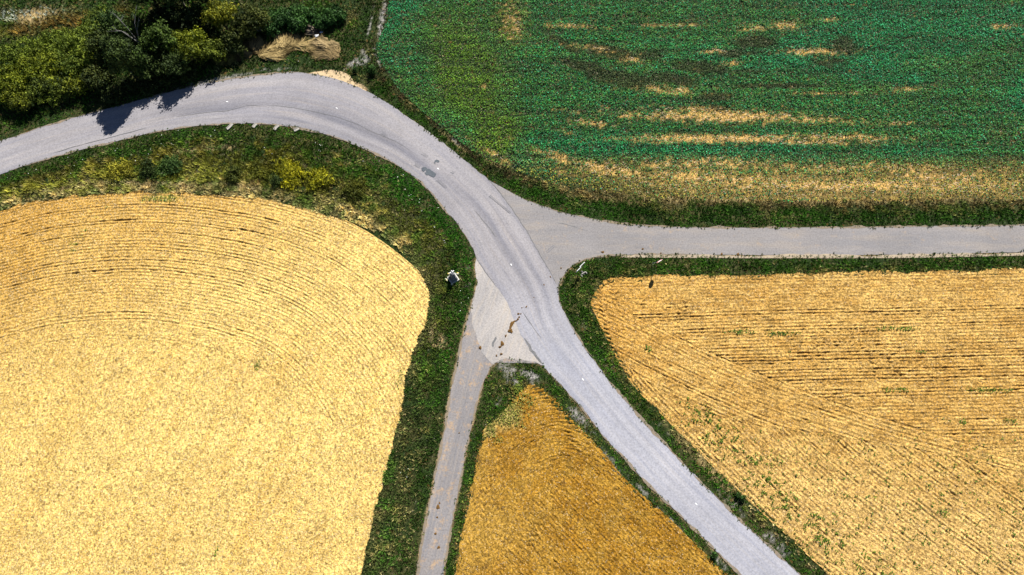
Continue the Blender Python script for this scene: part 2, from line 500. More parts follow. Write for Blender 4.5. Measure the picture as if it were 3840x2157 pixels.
# main road
a_line = A_(L_out, L_seamE[1:], L_E[1:]); b_line = A_(L_in, L_seamW[1:], L_W[1:])
ST_A = [(-900, 840), (41, 517), (498, 383), (960, 283), (1174, 278), (1373, 341), (1522, 433), (1731, 592), (1831, 674), (1985, 884), (2094, 1088), (2219, 1340), (2393, 1556), (2617, 1795), (2957, 2116), (3500, 2610)]
ST_B = [(-900, 960), (80, 627), (547, 503), (960, 463), (1095, 477), (1239, 510), (1400, 574), (1580, 688), (1667, 786), (1800, 990), (1935, 1215), (2060, 1398), (2210, 1567), (2418, 1805), (2734, 2116), (3250, 2630)]


def seg(line, p, q):
    i = np.argmin(np.hypot(*(line - p).T)); j = np.argmin(np.hypot(*(line - q).T))
    return line[i:j + 1]


def resn(p, n):
    L = np.concatenate([[0], np.cumsum(np.linalg.norm(np.diff(p, axis=0), axis=1))])
    s = np.linspace(0, L[-1], n)
    return np.stack([np.interp(s, L, p[:, 0]), np.interp(s, L, p[:, 1])], -1)


ra, rb = [], []
for k in range(len(ST_A) - 1):
    ra.append(resn(seg(a_line, ST_A[k], ST_A[k + 1]), 41)[:-1]); rb.append(resn(seg(b_line, ST_B[k], ST_B[k + 1]), 41)[:-1])
ra, rb = np.vstack(ra), np.vstack(rb)
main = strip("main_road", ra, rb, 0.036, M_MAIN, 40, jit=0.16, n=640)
tag(main, "pale grey main road curving from left edge to bottom right", "road", kind="structure")

sand = sheet("sand_patch", sm([(1150, 277), (1195, 268), (1235, 262), (1290, 272), (1320, 292), (1326, 312), (1372, 338), (1365, 346), (1278, 312), (1180, 284), (1150, 277)][:-1]), 0.03, M_SAND, jit=0.15)
tag(sand, "cream sand spill on the outer edge of the bend", "sand", kind="structure")
sh_t = sm([(2330, 957), (2500, 958), (2700, 959), (2880, 960), (3378, 959), (3798, 951), (4100, 946)])
wob = 9 * (fbm(sh_t[:, 0] * 0.02, sh_t[:, 1] * 0.0, 4, 3) - 0.45)
wob = 26 * (fbm(sh_t[:, 0] * 0.011, sh_t[:, 0] * 0.0, 4, 4) - 0.47)
up = np.column_stack([sh_t[:, 0], sh_t[:, 1] - 1.5 - np.clip(wob, -4, 9)])
dn = np.column_stack([sh_t[:, 0], sh_t[:, 1] + 9])
shd = sheet("dirt_shoulder", A_(up, dn[::-1]), 0.029, M_SHOULDER)
tag(shd, "crumbled sandy shoulder along the side road's lower edge", "shoulder", kind="structure")


def ribbon(name, px, width, z, mat, parent, wjit=0.5):
    p = W(*sm(px, 6).T)
    t = np.gradient(p, axis=0); t /= np.linalg.norm(t, axis=1, keepdims=True) + 1e-9
    nrm = np.column_stack([-t[:, 1], t[:, 0]])
    w = width * np.maximum(0.02, 1 + wjit * 2 * (fbm(p[:, 0] * 0.8, p[:, 1] * 0.8, 3) - 0.5))
    w *= np.minimum(1, 0.15 + 6 * np.minimum(np.linspace(0, 1, len(p)), np.linspace(1, 0, len(p))))
    p = p + nrm * (fbm(p[:, 0] * 1.3, p[:, 1] * 1.3, 6)[:, None] - 0.5) * width * 2.0
    v = np.vstack([np.column_stack([p + nrm * w[:, None] / 2, np.full(len(p), z)]), np.column_stack([p - nrm * w[:, None] / 2, np.full(len(p), z)])])
    n = len(p); i = np.arange(n - 1)
    return mesh_obj(name, v, np.stack([i + n, i + n + 1, i + 1, i], -1), mat, parent=parent)


ribbon("tar_seam", SEAM_E[:-1] + [(2086, 1066)], 0.11, 0.046, M_SEAM, main)
ribbon("tar_seam", [(1966, 1268), (1985, 1296), (2008, 1330), (2036, 1364)], 0.26, 0.050, M_SEAM, main)
ribbon("tar_seam", [(1786, 970), (1806, 1000), (1830, 1034), (1860, 1075)], 0.07, 0.046, M_SEAM, main)
for ln in ([(1000, 398), (1080, 402), (1200, 425), (1310, 455), (1400, 497), (1480, 530), (1540, 565)],
           [(660, 440), (760, 425), (860, 415), (930, 398), (1000, 402)], [(1960, 1170), (1990, 1215), (2030, 1270)],
           [(200, 575), (320, 540), (420, 515), (560, 478)], [(1780, 790), (1830, 850), (1860, 890)]):
    ribbon("crack", ln, 0.07, 0.078, M_SEAM, main, 0.9)
ribbon("crack", [(2090, 835), (2150, 850), (2200, 868)], 0.08, 0.026, M_SEAM, lane, 0.9)
for ln in ([(2046, 945), (2080, 918)], [(2052, 950), (2084, 922)]):
    ribbon("tyre_mark", ln, 0.1, 0.026, M_MARK, lane)
ribbon("tyre_mark", [(1858, 1262), (1852, 1285), (1848, 1303)], 0.26, 0.034, M_SEAM, apr)


def blotch(name, px, z, mat, parent, jit=0.08):
    return sheet(name, sm(px, 3), z, mat, parent=parent, jit=jit)


blotch("tar_patch", [(1597, 638), (1607, 634), (1620, 642), (1634, 652), (1634, 658), (1626, 666), (1612, 660), (1600, 650)], 0.082, M_TAR, main)
blotch("tar_patch", [(1582, 632), (1590, 628), (1602, 632), (1596, 640), (1588, 646), (1582, 640)], 0.083, M_TAR, main)
blotch("tar_patch", [(1630, 604), (1640, 600), (1649, 606), (1644, 611), (1634, 610), (1632, 618), (1628, 612)], 0.084, M_TAR, main)
blotch("tar_patch", [(1592, 648), (1598, 649), (1606, 656), (1602, 659), (1594, 653)], 0.0845, M_TAR, main)


for ln, par, zz in ((IN_MAIN[3:], main, 0.05), (OUT_MAIN[3:14], main, 0.05), (E_MAIN, main, 0.05), (W_MAIN, main, 0.05), (N_LANE[1:16], lane, 0.031), (S_LANE[:9], lane, 0.031), (LANE_W[3:], slane, 0.033), (LANE_E[4:], slane, 0.033)):
    ribbon("edge_dirt", ln, 0.16, zz, M_FRINGE, par, 3.0)


def chevrons(name, p0, p1, wid, n, z, mat, parent):
    a = W(*p0); b = W(*p1); d = (b - a) / np.linalg.norm(b - a); nn = np.array([-d[1], d[0]])
    v = []; f = []
    for k in range(n):
        c = a + (b - a) * (k + 0.5) / n
        for s in (-1, 1):
            q0 = c + nn * s * 0.03; q1 = c + nn * s * wid / 2 - d * wid * 0.4
            i = len(v)
            v += [(*q0, z), (*(q0 + d * 0.07), z), (*(q1 + d * 0.07), z), (*q1, z)]
            f.append([i, i + 1, i + 2, i + 3] if s < 0 else [i + 3, i + 2, i + 1, i])
    return mesh_obj(name, v, f, mat, parent=parent)


chevrons("tyre_mark", (1556, 617), (1576, 630), 0.45, 5, 0.079, M_MARK, main)
chevrons("tyre_mark", (1584, 578), (1606, 590), 0.45, 5, 0.079, M_MARK, main)
chevrons("tyre_mark", (1432, 500), (1452, 512), 0.5, 5, 0.080, M_MARK, main)
chevrons("tyre_mark", (1836, 735), (1915, 800), 0.32, 22, 0.081, M_MARK, main)
chevrons("tyre_mark", (1640, 676), (1676, 706), 0.45, 9, 0.0795, M_MARK, main)
chevrons("tyre_mark", (1694, 645), (1704, 652), 0.4, 3, 0.0805, M_MARK, main)

# ------------------------------------------------------------------ verge earth inside the surveyed area
GRAVEL = [(800, 305, 190, 16, -12, 1.0), (1010, 262, 130, 10, -3, .6), (1330, 240, 60, 22, -30, 1.0), (1360, 205, 60, 18, -60, .7), (1388, 90, 7, 150, 12, .75), (1432, 90, 18, 150, 8, 1.0), (1372, 225, 40, 26, -35, .9),
          (1415, 210, 14, 60, -20, .9), (1900, 1385, 60, 35, 20, 1.0), (1985, 1410, 70, 28, 25, 1.0), (1925, 1430, 50, 22, 10, .8), (2175, 1565, 30, 90, -40, .9),
          (2300, 1740, 18, 110, -42, .9), (2420, 1850, 14, 110, -42, .8), (2540, 1975, 14, 110, -42, .8), (2700, 2110, 16, 90, -42, .8),
          (1757, 1064, 9, 8, 0, 1.0), (1740, 1080, 20, 5, -40, .8), (1752, 1008, 20, 6, -40, .8), (1730, 1018, 12, 6, -60, .7), (1700, 525, 90, 7, 40, .7), (1640, 545, 100, 6, 38, .8),
          (2190, 1225, 16, 16, 0, .8), (2300, 1390, 20, 90, -32, .35), (2750, 1890, 25, 120, -44, .7), (2900, 2030, 30, 120, -44, .7), (2480, 1600, 16, 120, -44, .4), (1870, 1500, 26, 26, 0, .7)]
STRAW = [(1655, 1280, 24, 30, 20, 1.0), (1628, 1295, 9, 9, 0, 1.0), (1620, 1250, 18, 60, 10, .6), (560, 690, 330, 16, 2, .8), (900, 700, 160, 14, 6, .7), (300, 700, 260, 16, -8, .6), (1300, 780, 180, 14, 26, .5),
         (770, 560, 170, 16, -6, .7), (130, 60, 120, 40, -8, .8), (1840, 600, 120, 14, 33, .6), (1700, 530, 100, 10, 38, .5), (3000, 745, 900, 26, 0, .8), (2650, 1750, 22, 300, -44, .55), (2500, 1000, 260, 12, 0, .35), (1250, 215, 60, 18, 0, .3), (1480, 1560, 18, 160, 12, .5)]
SANDY = [(1230, 290, 70, 16, 14, 1.0), (1345, 320, 50, 10, 30, .8)]


def jit(x, y, a=10):
    return a * 2 * (fbm(x * 0.6, y * 0.6, 6, 3) - 0.5)


def land_masks(px, py):
    r = np.zeros(px.shape, int)
    r[inpoly(px, py, LAND_N)] = 5
    r[inpoly(px, py, LAND_E)] = 3
    r[inpoly(px, py, LAND_T)] = 2
    r[inpoly(px, py, LAND_W)] = 1
    return r


PXLO, PXHI, PYLO, PYHI = -190, 4030, -170, 2260


def ground_cols(x, y, px, py):
    c = mix((0.016, 0.03, 0.007), (0.04, 0.042, 0.014), sstep(0.35, 0.65, fbm(x * 0.5, y * 0.5, 3)))
    nz = fbm(x * 1.6, y * 1.6, 1)
    s = blob(px, py, STRAW)
    c = mix(c, (0.3, 0.22, 0.1), np.clip(s * 1.6 - 0.9 * nz + 0.1, 0, 0.9))
    gv = blob(px, py, GRAVEL)
    c = mix(c, (0.22, 0.21, 0.195), np.clip(gv * 2.0 - 2.2 * fbm(x * 2.4, y * 2.4, 4, 3) + 0.1, 0, 0.95))
    for ln_ in (L_lw, L_le, L_W, L_S):
        dd = pdist(px, py, ln_[::3])[0]
        c = mix(c, (0.28, 0.2, 0.11), np.clip(np.exp(-(dd / 9) ** 2) * 1.6 - nz * 2.0 + 0.1, 0, 0.9))
    sd = blob(px, py, SANDY)
    c = mix(c, (0.42, 0.31, 0.18), np.clip(sd * 2 - nz, 0, 0.9))
    return c


step = 0.22
xs = np.arange(-86, 86, step); ys = np.arange(-44, 68, step)
X, Y = np.meshgrid(xs, ys, indexing='ij')
px, py = PX(X, Y)
gx = 0.25 * (X[:-1, :-1] + X[1:, :-1] + X[:-1, 1:] + X[1:, 1:]); gy = 0.25 * (Y[:-1, :-1] + Y[1:, :-1] + Y[:-1, 1:] + Y[1:, 1:])
cpx, cpy = PX(gx, gy)
keep = (cpx > PXLO) & (cpx < PXHI) & (cpy > PYLO) & (cpy < PYHI)
cp = inpoly(cpx, cpy, P_LEFT) | inpoly(cpx, cpy, P_RIGHT) | inpoly(cpx, cpy, P_TRI) | inpoly(cpx, cpy, P_CROP)
landc = land_masks(cpx, cpy)
# verge cells: land not well inside a field, plus a lip under the road edge
bd = np.minimum.reduce([pdist(cpx[keep], cpy[keep], l)[0] for l in (L_left[::2], L_right[::2], L_tl[::2], L_tr[::2], L_crop[::2])])
nearb = np.zeros(keep.shape, bool); nearb[keep] = bd < 16
keepv = keep & (~cp | nearb)


def grid_mesh(name, X, Y, Z, keep, mat, col, parent=None):
    ni, nj = X.shape
    idx = np.arange(ni * nj).reshape(ni, nj)
    f = np.stack([idx[:-1, :-1], idx[1:, :-1], idx[1:, 1:], idx[:-1, 1:]], -1)[keep]
    used = np.unique(f); mp = np.full(ni * nj, -1); mp[used] = np.arange(len(used))
    f = mp[f]
    V = np.stack([X.ravel(), Y.ravel(), Z.ravel()], -1)[used]
    p = V[f[0]]
    if np.cross(p[1] - p[0], p[2] - p[0])[2] < 0:
        f = f[:, ::-1]
    return mesh_obj(name, V, np.ascontiguousarray(f), mat, col.reshape(-1, 3)[used], parent=parent)


Zg = 0.05 * (fbm(X * 0.7, Y * 0.7, 2) - 0.75)
vg = grid_mesh("verge_ground", X, Y, Zg, keepv, M_GROUND, ground_cols(X, Y, px, py))
tag(vg, "green and brown earth of the roadside verges", "ground", kind="structure")

# ------------------------------------------------------------------ fields
C_STUB, C_PLOUGH, C_TRI = (0.5, 0.33, 0.09), (0.4, 0.24, 0.055), (0.28, 0.15, 0.018)
f_left = sheet("stubble_field", P_LEFT, -0.09, M_SOIL, C_STUB)
tag(f_left, "pale golden harrowed field with curved furrows on the left", "field", kind="structure")
f_right = sheet("ploughed_field", P_RIGHT, -0.09, M_PLOUGH, C_PLOUGH)
tag(f_right, "tan ploughed field with fanning furrows on the right", "field", kind="structure")
f_tri = sheet("triangular_field", P_TRI, -0.09, M_PLOUGH, C_TRI)
tag(f_tri, "dark ochre ploughed wedge between farm road and main road", "field", kind="structure")
f_crop = sheet("crop_field", P_CROP, -0.12, M_PLOUGH, (0.3, 0.2, 0.08))
tag(f_crop, "field of low green crop with bare tan bands", "field", kind="structure")

TRACKS = [([(2250, 1075), (2262, 1160), (2300, 1290), (2360, 1400)], .5), ([(2290, 1050), (2310, 1130)], .5), ([(2420, 1120), (2400, 1150)], .5), ([(2570, 1130), (2545, 1200)], .5), ([(2520, 1135), (2480, 1165)], .4),
          ([(3060, 1260), (3190, 1240), (3290, 1270), (3370, 1400)], .5), ([(3050, 1300), (3180, 1285), (3260, 1320), (3300, 1420)], .5),
          ([(2040, 1470), (2090, 1530), (2160, 1650)], .6), ([(1790, 1940), (1815, 1830), (1860, 1740), (1930, 1650), (2020, 1630)], .65), ([(1830, 1900), (1850, 1800), (1910, 1700), (2000, 1660)], .55), ([(1990, 2060), (2040, 1960)], .5)]
TRK = []
for p, w in TRACKS:
    q = W(*sm(p, 20).T)
    TRK.append((q, w))


def tracks(x, y):
    """tread prints pressed into the soil: height change"""
    h = np.zeros(x.shape)
    for q, w in TRK:
        lo = q.min(0) - w; hi = q.max(0) + w
        m = (x > lo[0]) & (x < hi[0]) & (y > lo[1]) & (y < hi[1])
        if not m.any():
            continue
        xx, yy = x[m], y[m]
        best = np.full(xx.shape, 1e9); off = np.zeros(xx.shape); along = np.zeros(xx.shape); L = 0
        for a, b in zip(q[:-1], q[1:]):
            e = b - a; l = np.linalg.norm(e); e = e / l
            t = np.clip((xx - a[0]) * e[0] + (yy - a[1]) * e[1], 0, l)
            qx = xx - a[0] - t * e[0]; qy = yy - a[1] - t * e[1]
            d = np.hypot(qx, qy); s = d < best
            best = np.where(s, d, best); off = np.where(s, e[0] * qy - e[1] * qx, off); along = np.where(s, L + t, along)
            L += l
        ins = best < w
        ph = (along + np.abs(off) * 0.9) / 0.6
        hh = np.where(ins, -0.07 + 0.12 * (np.sin(2 * np.pi * ph) > 0), 0)
        h[m] += hh
    return h


def furrow_patch(name, parent, C, dmin, dmax, pitch, amp, poly, mat, colf, extra=None, ds=0.16, sub=6, ampf=None, rough=0.03, seed=0, z0=0.02, taper=0.0):
    """real ridges and furrows swept along curve C (world points); d to the left of its direction"""
    L = np.concatenate([[0], np.cumsum(np.linalg.norm(np.diff(C, axis=0), axis=1))])
    s = np.arange(0, L[-1], ds)
    c = np.stack([np.interp(s, L, C[:, 0]), np.interp(s, L, C[:, 1])], -1)
    k = max(3, int(2.5 / ds))
    ker = np.ones(2 * k + 1) / (2 * k + 1)
    t = np.gradient(c, axis=0)
    t = np.stack([np.convolve(np.pad(t[:, i], k, mode='edge'), ker, 'valid') for i in (0, 1)], -1)
    t /= np.linalg.norm(t, axis=1, keepdims=True)
    nrm = np.column_stack([-t[:, 1], t[:, 0]])
    d = np.arange(dmin, dmax, pitch / sub)
    X = c[:, None, 0] + nrm[:, None, 0] * d[None]; Y = c[:, None, 1] + nrm[:, None, 1] * d[None]
    S = np.broadcast_to(s[:, None], X.shape); D = np.broadcast_to(d[None], X.shape)
    wob = 0.28 * (fbm(S * 0.12, D * 0.5, seed, 3) - 0.5) + 0.3 * (fbm(S * 0.7, D * 0.9, seed + 4, 2) - 0.5)
    ph = D / pitch + wob
    row = np.floor(ph).astype(int)
    rr = np.random.RandomState(seed + 5).rand(4000)
    rowamp = 0.22 + 1.25 * rr[row % 4000] ** 2.2
    brk = sstep(0.3, 0.62, 0.5 * fbm(S * 0.35, row * 3.7, seed + 1, 3) + 0.6 * vnoise(S * 1.3, row * 5.3, seed + 3) - 0.05)
    A = amp * rowamp * (0.35 + 0.65 * brk)
    if ampf is not None:
        ppx, ppy = PX(X, Y)
        A = A * ampf(ppx, ppy)
    Z = A * (np.cos(2 * np.pi * ph) * 0.5 + 0.18 * np.cos(4 * np.pi * ph))
    r2 = np.random.RandomState(seed + 9)
    Z = Z + rough * 1.5 * (fbm(S * 2.6, D * 3.4, seed + 2, 3) - 0.5) * 2 + rough * 0.9 * (r2.rand(*X.shape) - 0.5) * 2
    Z = Z + tracks(X, Y) + z0
    if taper:
        Z = Z - 0.12 * sstep(taper, dmin, D)
    X = X + (r2.rand(*X.shape) - 0.5) * 0.03; Y = Y + (r2.rand(*X.shape) - 0.5) * 0.03
    px, py = PX(X, Y)
    gx = 0.25 * (px[:-1, :-1] + px[1:, :-1] + px[:-1, 1:] + px[1:, 1:]); gy = 0.25 * (py[:-1, :-1] + py[1:, :-1] + py[:-1, 1:] + py[1:, 1:])
    jx = 13 * (fbm(X[:-1, :-1] * 0.6, Y[:-1, :-1] * 0.6, 6, 4) - 0.5) * 2
    keep = (gx > PXLO) & (gx < PXHI) & (gy > PYLO) & (gy < PYHI)
    keep[keep] = inpoly(gx[keep] + jx[keep], gy[keep] + jx[keep], poly)
    if extra is not None:
        keep &= extra(gx, gy)
    col = colf(X, Y, px, py)
    o = grid_mesh(name, X, Y, Z, keep, mat, col, parent)
    return o


WEED_L = [(610, 745, 120, 22, 0, 1.0), (320, 864, 22, 6, 0, .9), (300, 888, 20, 6, 0, .9), (275, 915, 26, 7, 10, .9), (275, 940, 24, 10, -10, .9), (190, 932, 20, 5, 0, .5), (400, 778, 22, 5, 0, .8), (360, 815, 14, 4, 0, .8), (460, 762, 18, 5, 0, .6),
          (970, 1370, 18, 38, 15, .8), (812, 2065, 9, 34, 12, .9), (842, 1950, 8, 40, 12, .6), (240, 1225, 30, 8, 0, .45), (735, 1250, 10, 14, 0, .5), (130, 1320, 40, 10, -15, .4), (1500, 1420, 14, 70, 12, .7), (1465, 1650, 14, 90, 12, .5), (890, 1830, 8, 60, 12, .35)]
WEED_R = [(2770, 1245, 80, 16, 0, .8), (2930, 1250, 80, 14, 0, .7), (3370, 1232, 100, 12, 0, .8), (3360, 1462, 80, 14, 0, .7), (3700, 1462, 130, 16, 0, .7), (3610, 1582, 16, 14, 0, .9), (3560, 1580, 40, 10, 0, .5), (3780, 1580, 50, 14, 0, .7),
          (2430, 1310, 26, 20, 30, .7), (2960, 1320, 60, 8, 0, .5), (3540, 1920, 45, 22, 10, .8), (3300, 1700, 120, 10, 20, .35), (3450, 1320, 30, 6, 0, .6), (3750, 1890, 40, 90, -30, .4), (3700, 2060, 90, 60, 40, .35)]


def col_left(x, y, px, py):
    pale = sstep(350, 1500, px * 0.6 + py - 400) * 0.9 + 0.5 * (fbm(x * 0.12, y * 0.12, 2) - 0.5)
    c = mix((0.35, 0.2, 0.042), (0.53, 0.37, 0.118), np.clip(pale, 0, 1))
    st = fbm((x * 0.97 - y * 0.3) * 1.3, (y * 0.97 + x * 0.3) * 0.08, 4)
    c = mix(c, np.asarray(c) * (0.88, 0.82, 0.68), sstep(0.5, 0.68, st) * sstep(1150, 1350, py) * 0.55)
    c = mix(c, (0.3, 0.2, 0.06), sstep(0.56, 0.76, fbm(x * 0.18, y * 0.18, 5)) * 0.15)
    nz = fbm(x * 1.4, y * 1.4, 1)
    c = mix(c, (0.2, 0.2, 0.04), np.clip(blob(px, py, WEED_L) * 1.1 - nz * 0.9, 0, 0.7))
    return c


def col_right(x, y, px, py):
    c = mix((0.32, 0.184, 0.045), (0.42, 0.265, 0.078), sstep(0.3, 0.7, 0.3 * fbm(x * 0.1, y * 0.25, 3) + 0.7 * fbm(x * 0.6, y * 2.0, 5)))
    c = mix(c, (0.34, 0.17, 0.026), sstep(2620, 2260, px) * sstep(1480, 1250, py) * 0.5)
    c = mix(c, (0.48, 0.325, 0.12), sstep(1550, 1900, py - (px - 3000) * 0.2) * 0.45)
    nz = fbm(x * 1.4, y * 1.4, 1)
    c = mix(c, (0.2, 0.19, 0.05), np.clip(blob(px, py, WEED_R) * 0.9 - nz * 0.9, 0, 0.6))
    return c


def col_tri(x, y, px, py):
    c = mix((0.225, 0.115, 0.012), (0.265, 0.15, 0.022), sstep(0.3, 0.7, fbm(x * 0.9, y * 0.9, 4)))
    c = mix(c, (0.3, 0.18, 0.034), sstep(0.4, 0.7, fbm(x * 0.1, y * 0.1, 6)) * sstep(2150, 1850, px) * 0.8)
    c = mix(c, (0.3, 0.25, 0.09), np.clip(blob(px, py, [(1890, 1560, 70, 60, 0, 1.0), (1840, 1590, 40, 60, 10, .9)]) * 1.5 - fbm(x, y, 1) * 0.8, 0, 0.8))
    return c


# left field: headland turn and inner part
INNER = [(-420, 1400), (-150, 1318), (45, 1264), (224, 1222), (492, 1204), (745, 1234), (894, 1274), (1014, 1327), (1133, 1431), (1225, 1560), (1285, 1710), (1310, 1880), (1300, 2116), (1280, 2300)]
Cin = W(*sm(INNER, 20).T)
L_inner = sm(INNER, 24)
P_INNER = A_(L_inner, [(-420, 2300)])
furrow_patch("furrowed_soil", f_left, Cin, -3.2, 19.5, 0.44, 0.12, P_LEFT, M_SOIL, col_left, z0=0.06, taper=-1.6,
             ds=0.17, sub=5, seed=1, rough=0.032, ampf=lambda a, b: np.clip(1.15 - 0.5 * sstep(900, 1350, a) - 0.35 * sstep(1350, 1900, b), 0.2, 1.2) * np.where(inpoly(a, b, P_INNER), 0.45, 1.0))
q0, q1 = W(420, 2330), W(900, 1180)
dirv = (q1 - q0) / np.linalg.norm(q1 - q0)
base = q0 - dirv * 8 + np.array([dirv[1], -dirv[0]]) * 34
Cst = np.stack([base + dirv * t for t in np.arange(0, 56, 1.0)])
furrow_patch("raked_soil", f_left, Cst, 0, 72, 0.62, 0.05, P_LEFT, M_SOIL, col_left, extra=lambda a, b: inpoly(a, b, P_INNER), ds=0.15, sub=4, seed=3, rough=0.035)

# right field: level part, fan and lower part
B1 = [(2150, 1085), (2290, 1135), (2600, 1290), (2900, 1420), (3200, 1530), (3500, 1622), (3798, 1705), (4100, 1780)]
B2 = [(2200, 1200), (2262, 1262), (2380, 1390), (2520, 1490), (2700, 1560), (2880, 1602), (3228, 1650), (3527, 1700), (3798, 1762), (4100, 1840)]
LB1, LB2 = sm(B1, 24), sm(B2, 24)
PB = A_(LB1, LB2[::-1])
PC = A_(LB2, [(4100, 2700), (2000, 2700), (2000, 1200)])
PA_ = A_(LB1, [(4100, 800), (2000, 800), (2000, 1085)])
Ca = W(*sm([(4080, 1004), (3798, 1012), (3378, 1022), (2880, 1032), (2368, 1048), (2100, 1054)], 24).T)
furrow_patch("furrowed_soil", f_right, Ca, -0.5, 30, 0.42, 0.14, P_RIGHT, M_PLOUGH, col_right, extra=lambda a, b: inpoly(a, b, PA_), ds=0.17, sub=5, seed=4, rough=0.045)
Cb = W(*LB1[::-1].T)
furrow_patch("furrowed_soil", f_right, Cb, -0.4, 15, 0.46, 0.14, P_RIGHT, M_PLOUGH, col_right, extra=lambda a, b: inpoly(a, b, PB), ds=0.17, sub=5, seed=5, rough=0.042, taper=0.3)
Cc = W(*sm([(4200, 3010), (3600, 2560), (3220, 2262), (2980, 2060), (2716, 1805), (2517, 1600), (2368, 1440), (2180, 1180)], 24).T)
furrow_patch("furrowed_soil", f_right, Cc, -48, 0.6, 0.47, 0.125, P_RIGHT, M_PLOUGH, col_right, extra=lambda a, b: inpoly(a, b, PC), ds=0.17, sub=5, seed=6, rough=0.045)
# wedge field: rounded turns round the headland tip
CT_ = W(*sm([(2760, 2310), (2642, 2190), (2492, 2040), (2380, 1925), (2290, 1832), (2230, 1780), (2170, 1742), (2110, 1728), (2050, 1745), (1990, 1800), (1940, 1900), (1900, 2050), (1870, 2310)], 24).T)
LT_ = sm([(2760, 2310), (2642, 2190), (2492, 2040), (2380, 1925), (2290, 1832), (2230, 1780), (2170, 1742), (2110, 1728), (2050, 1745), (1990, 1800), (1940, 1900), (1900, 2050), (1870, 2310)], 24)
furrow_patch("furrowed_soil", f_tri, CT_[::-1], -0.7, 14, 0.38, 0.055, P_TRI, M_PLOUGH, col_tri, ds=0.15, sub=5, seed=2, rough=0.055, taper=1.2,
             ampf=lambda a, b: 0.25 + 0.75 * sstep(1900, 2050, a))
Ct2 = W(*sm([(2700, 2330), (2560, 2190), (2400, 2030), (2280, 1905), (2120, 1740)], 24).T)
furrow_patch("furrowed_soil", f_tri, Ct2, -2.5, 30, 0.4, 0.065, P_TRI, M_PLOUGH, col_tri, extra=lambda a, b: pdist(a, b, np.vstack([LT_]))[0] * ~inpoly(a, b, LT_) < 30, ds=0.15, sub=5, seed=7, rough=0.055, z0=-0.01)

# crop field bed
BARE = [(2720, 435, 380, 26, 1, 1.0), (2450, 440, 220, 20, 3, .6), (2620, 408, 120, 10, 0, .7), (3060, 450, 260, 20, 2, .6), (2700, 520, 420, 20, 0, 1.0), (2220, 462, 80, 16, 10, .8), (3150, 515, 300, 18, 0, .7), (3080, 535, 260, 12, 0, .7),
        (2500, 340, 130, 22, 5, .55), (2560, 340, 30, 18, 0, .9), (2450, 330, 30, 14, 0, .8), (2130, 98, 120, 10, 3, .7), (2500, 95, 140, 8, 0, .7), (2830, 105, 80, 14, 0, .6), (2945, 95, 60, 18, 0, .9), (3105, 75, 40, 8, 0, .8), (3050, 195, 120, 14, 0, .9), (2250, 185, 120, 12, 8, .7),
        (2370, 225, 70, 16, 10, .7), (2740, 240, 40, 12, 0, .7), (2680, 190, 60, 10, 0, .6), (3400, 340, 90, 14, 0, .5), (3120, 350, 240, 8, 0, .5), (3380, 462, 140, 6, 0, .7), (3760, 100, 60, 14, 0, .6), (3750, 500, 70, 30, 0, .35), (1925, 90, 60, 100, 0, .5), (1815, 320, 20, 14, 0, .45),
        (2120, 600, 180, 26, 18, .6), (2300, 640, 260, 34, 10, .62), (2650, 665, 500, 22, 2, .62), (2600, 615, 400, 34, 0, .55), (3250, 695, 700, 24, 0, .68), (3300, 630, 600, 26, 0, .5), (3500, 665, 300, 26, 0, .5), (2150, 420, 90, 10, 10, .5), (2100, 490, 60, 10, 15, .5), (1860, 585, 100, 14, 30, .6)]
DARKP = [(2290, 200, 90, 18, 8, 1.0), (2330, 300, 110, 24, 8, 1.0), (2200, 255, 90, 18, 15, .9), (2420, 205, 60, 16, 0, .8), (2620, 255, 100, 18, 5, .9), (2520, 300, 90, 18, 10, .9), (2830, 160, 70, 18, 0, 1.0), (2750, 205, 60, 12, 0, .8), (3160, 175, 50, 30, 0, .8), (3110, 235, 60, 24, 0, .7),
         (2680, 365, 60, 14, 0, .9), (2700, 420, 40, 16, 20, .8), (2900, 325, 200, 8, 0, .8), (2110, 165, 80, 12, 30, .7), (2545, 500, 14, 12, 0, .7), (2800, 268, 60, 10, 0, .7)]
OLIVE = [(1760, 300, 170, 300, -22, 1.0), (1850, 520, 150, 130, -45, .95), (1900, 90, 110, 140, 0, .8), (1600, 380, 80, 160, -40, .6), (1700, 150, 90, 120, 0, .5), (1980, 560, 120, 40, 25, .6), (2450, 60, 160, 40, 0, .35), (3500, 250, 300, 60, 0, .35), (3200, 330, 300, 30, 0, .35)]
step = 0.3
xs = np.arange(-30, 100, step); ys = np.arange(5, 80, step)
X, Y = np.meshgrid(xs, ys, indexing='ij'); px, py = PX(X, Y)
gx, gy = PX(X[:-1, :-1] + step / 2, Y[:-1, :-1] + step / 2)
keep = (gx > PXLO) & (gx < PXHI) & (gy > PYLO) & (gy < PYHI) & inpoly(gx, gy, P_CROP)
tan_ = np.clip(blob(px, py, BARE) * 1.5 - 2.2 * (fbm(X * 2.0, Y * 4.0, 2, 3) - 0.3), 0, 1)
colc = mix((0.014, 0.028, 0.01), (0.42, 0.262, 0.08), np.clip(tan_ * 1.2 + sstep(560, 690, py) * 0.7 * sstep(2000, 2700, px) * fbm(X * 1.5, Y * 3, 4), 0, 1))
grid_mesh("tilled_soil", X, Y, 0.03 * (fbm(X * 2, Y * 2, 3) - 0.5), keep, M_PLOUGH, colc, f_crop)


# ------------------------------------------------------------------ leaves and blades
def leaves(name, P, U, V, col, mat, parent=None):
    n = len(P)
    v = np.stack([P - U, P + V - U * 0.1, P + U, P - V - U * 0.1], 1).reshape(-1, 3)
    f = np.arange(4 * n).reshape(n, 4)
    return mesh_obj(name, v, f, mat, np.repeat(col, 4, axis=0), parent=parent)


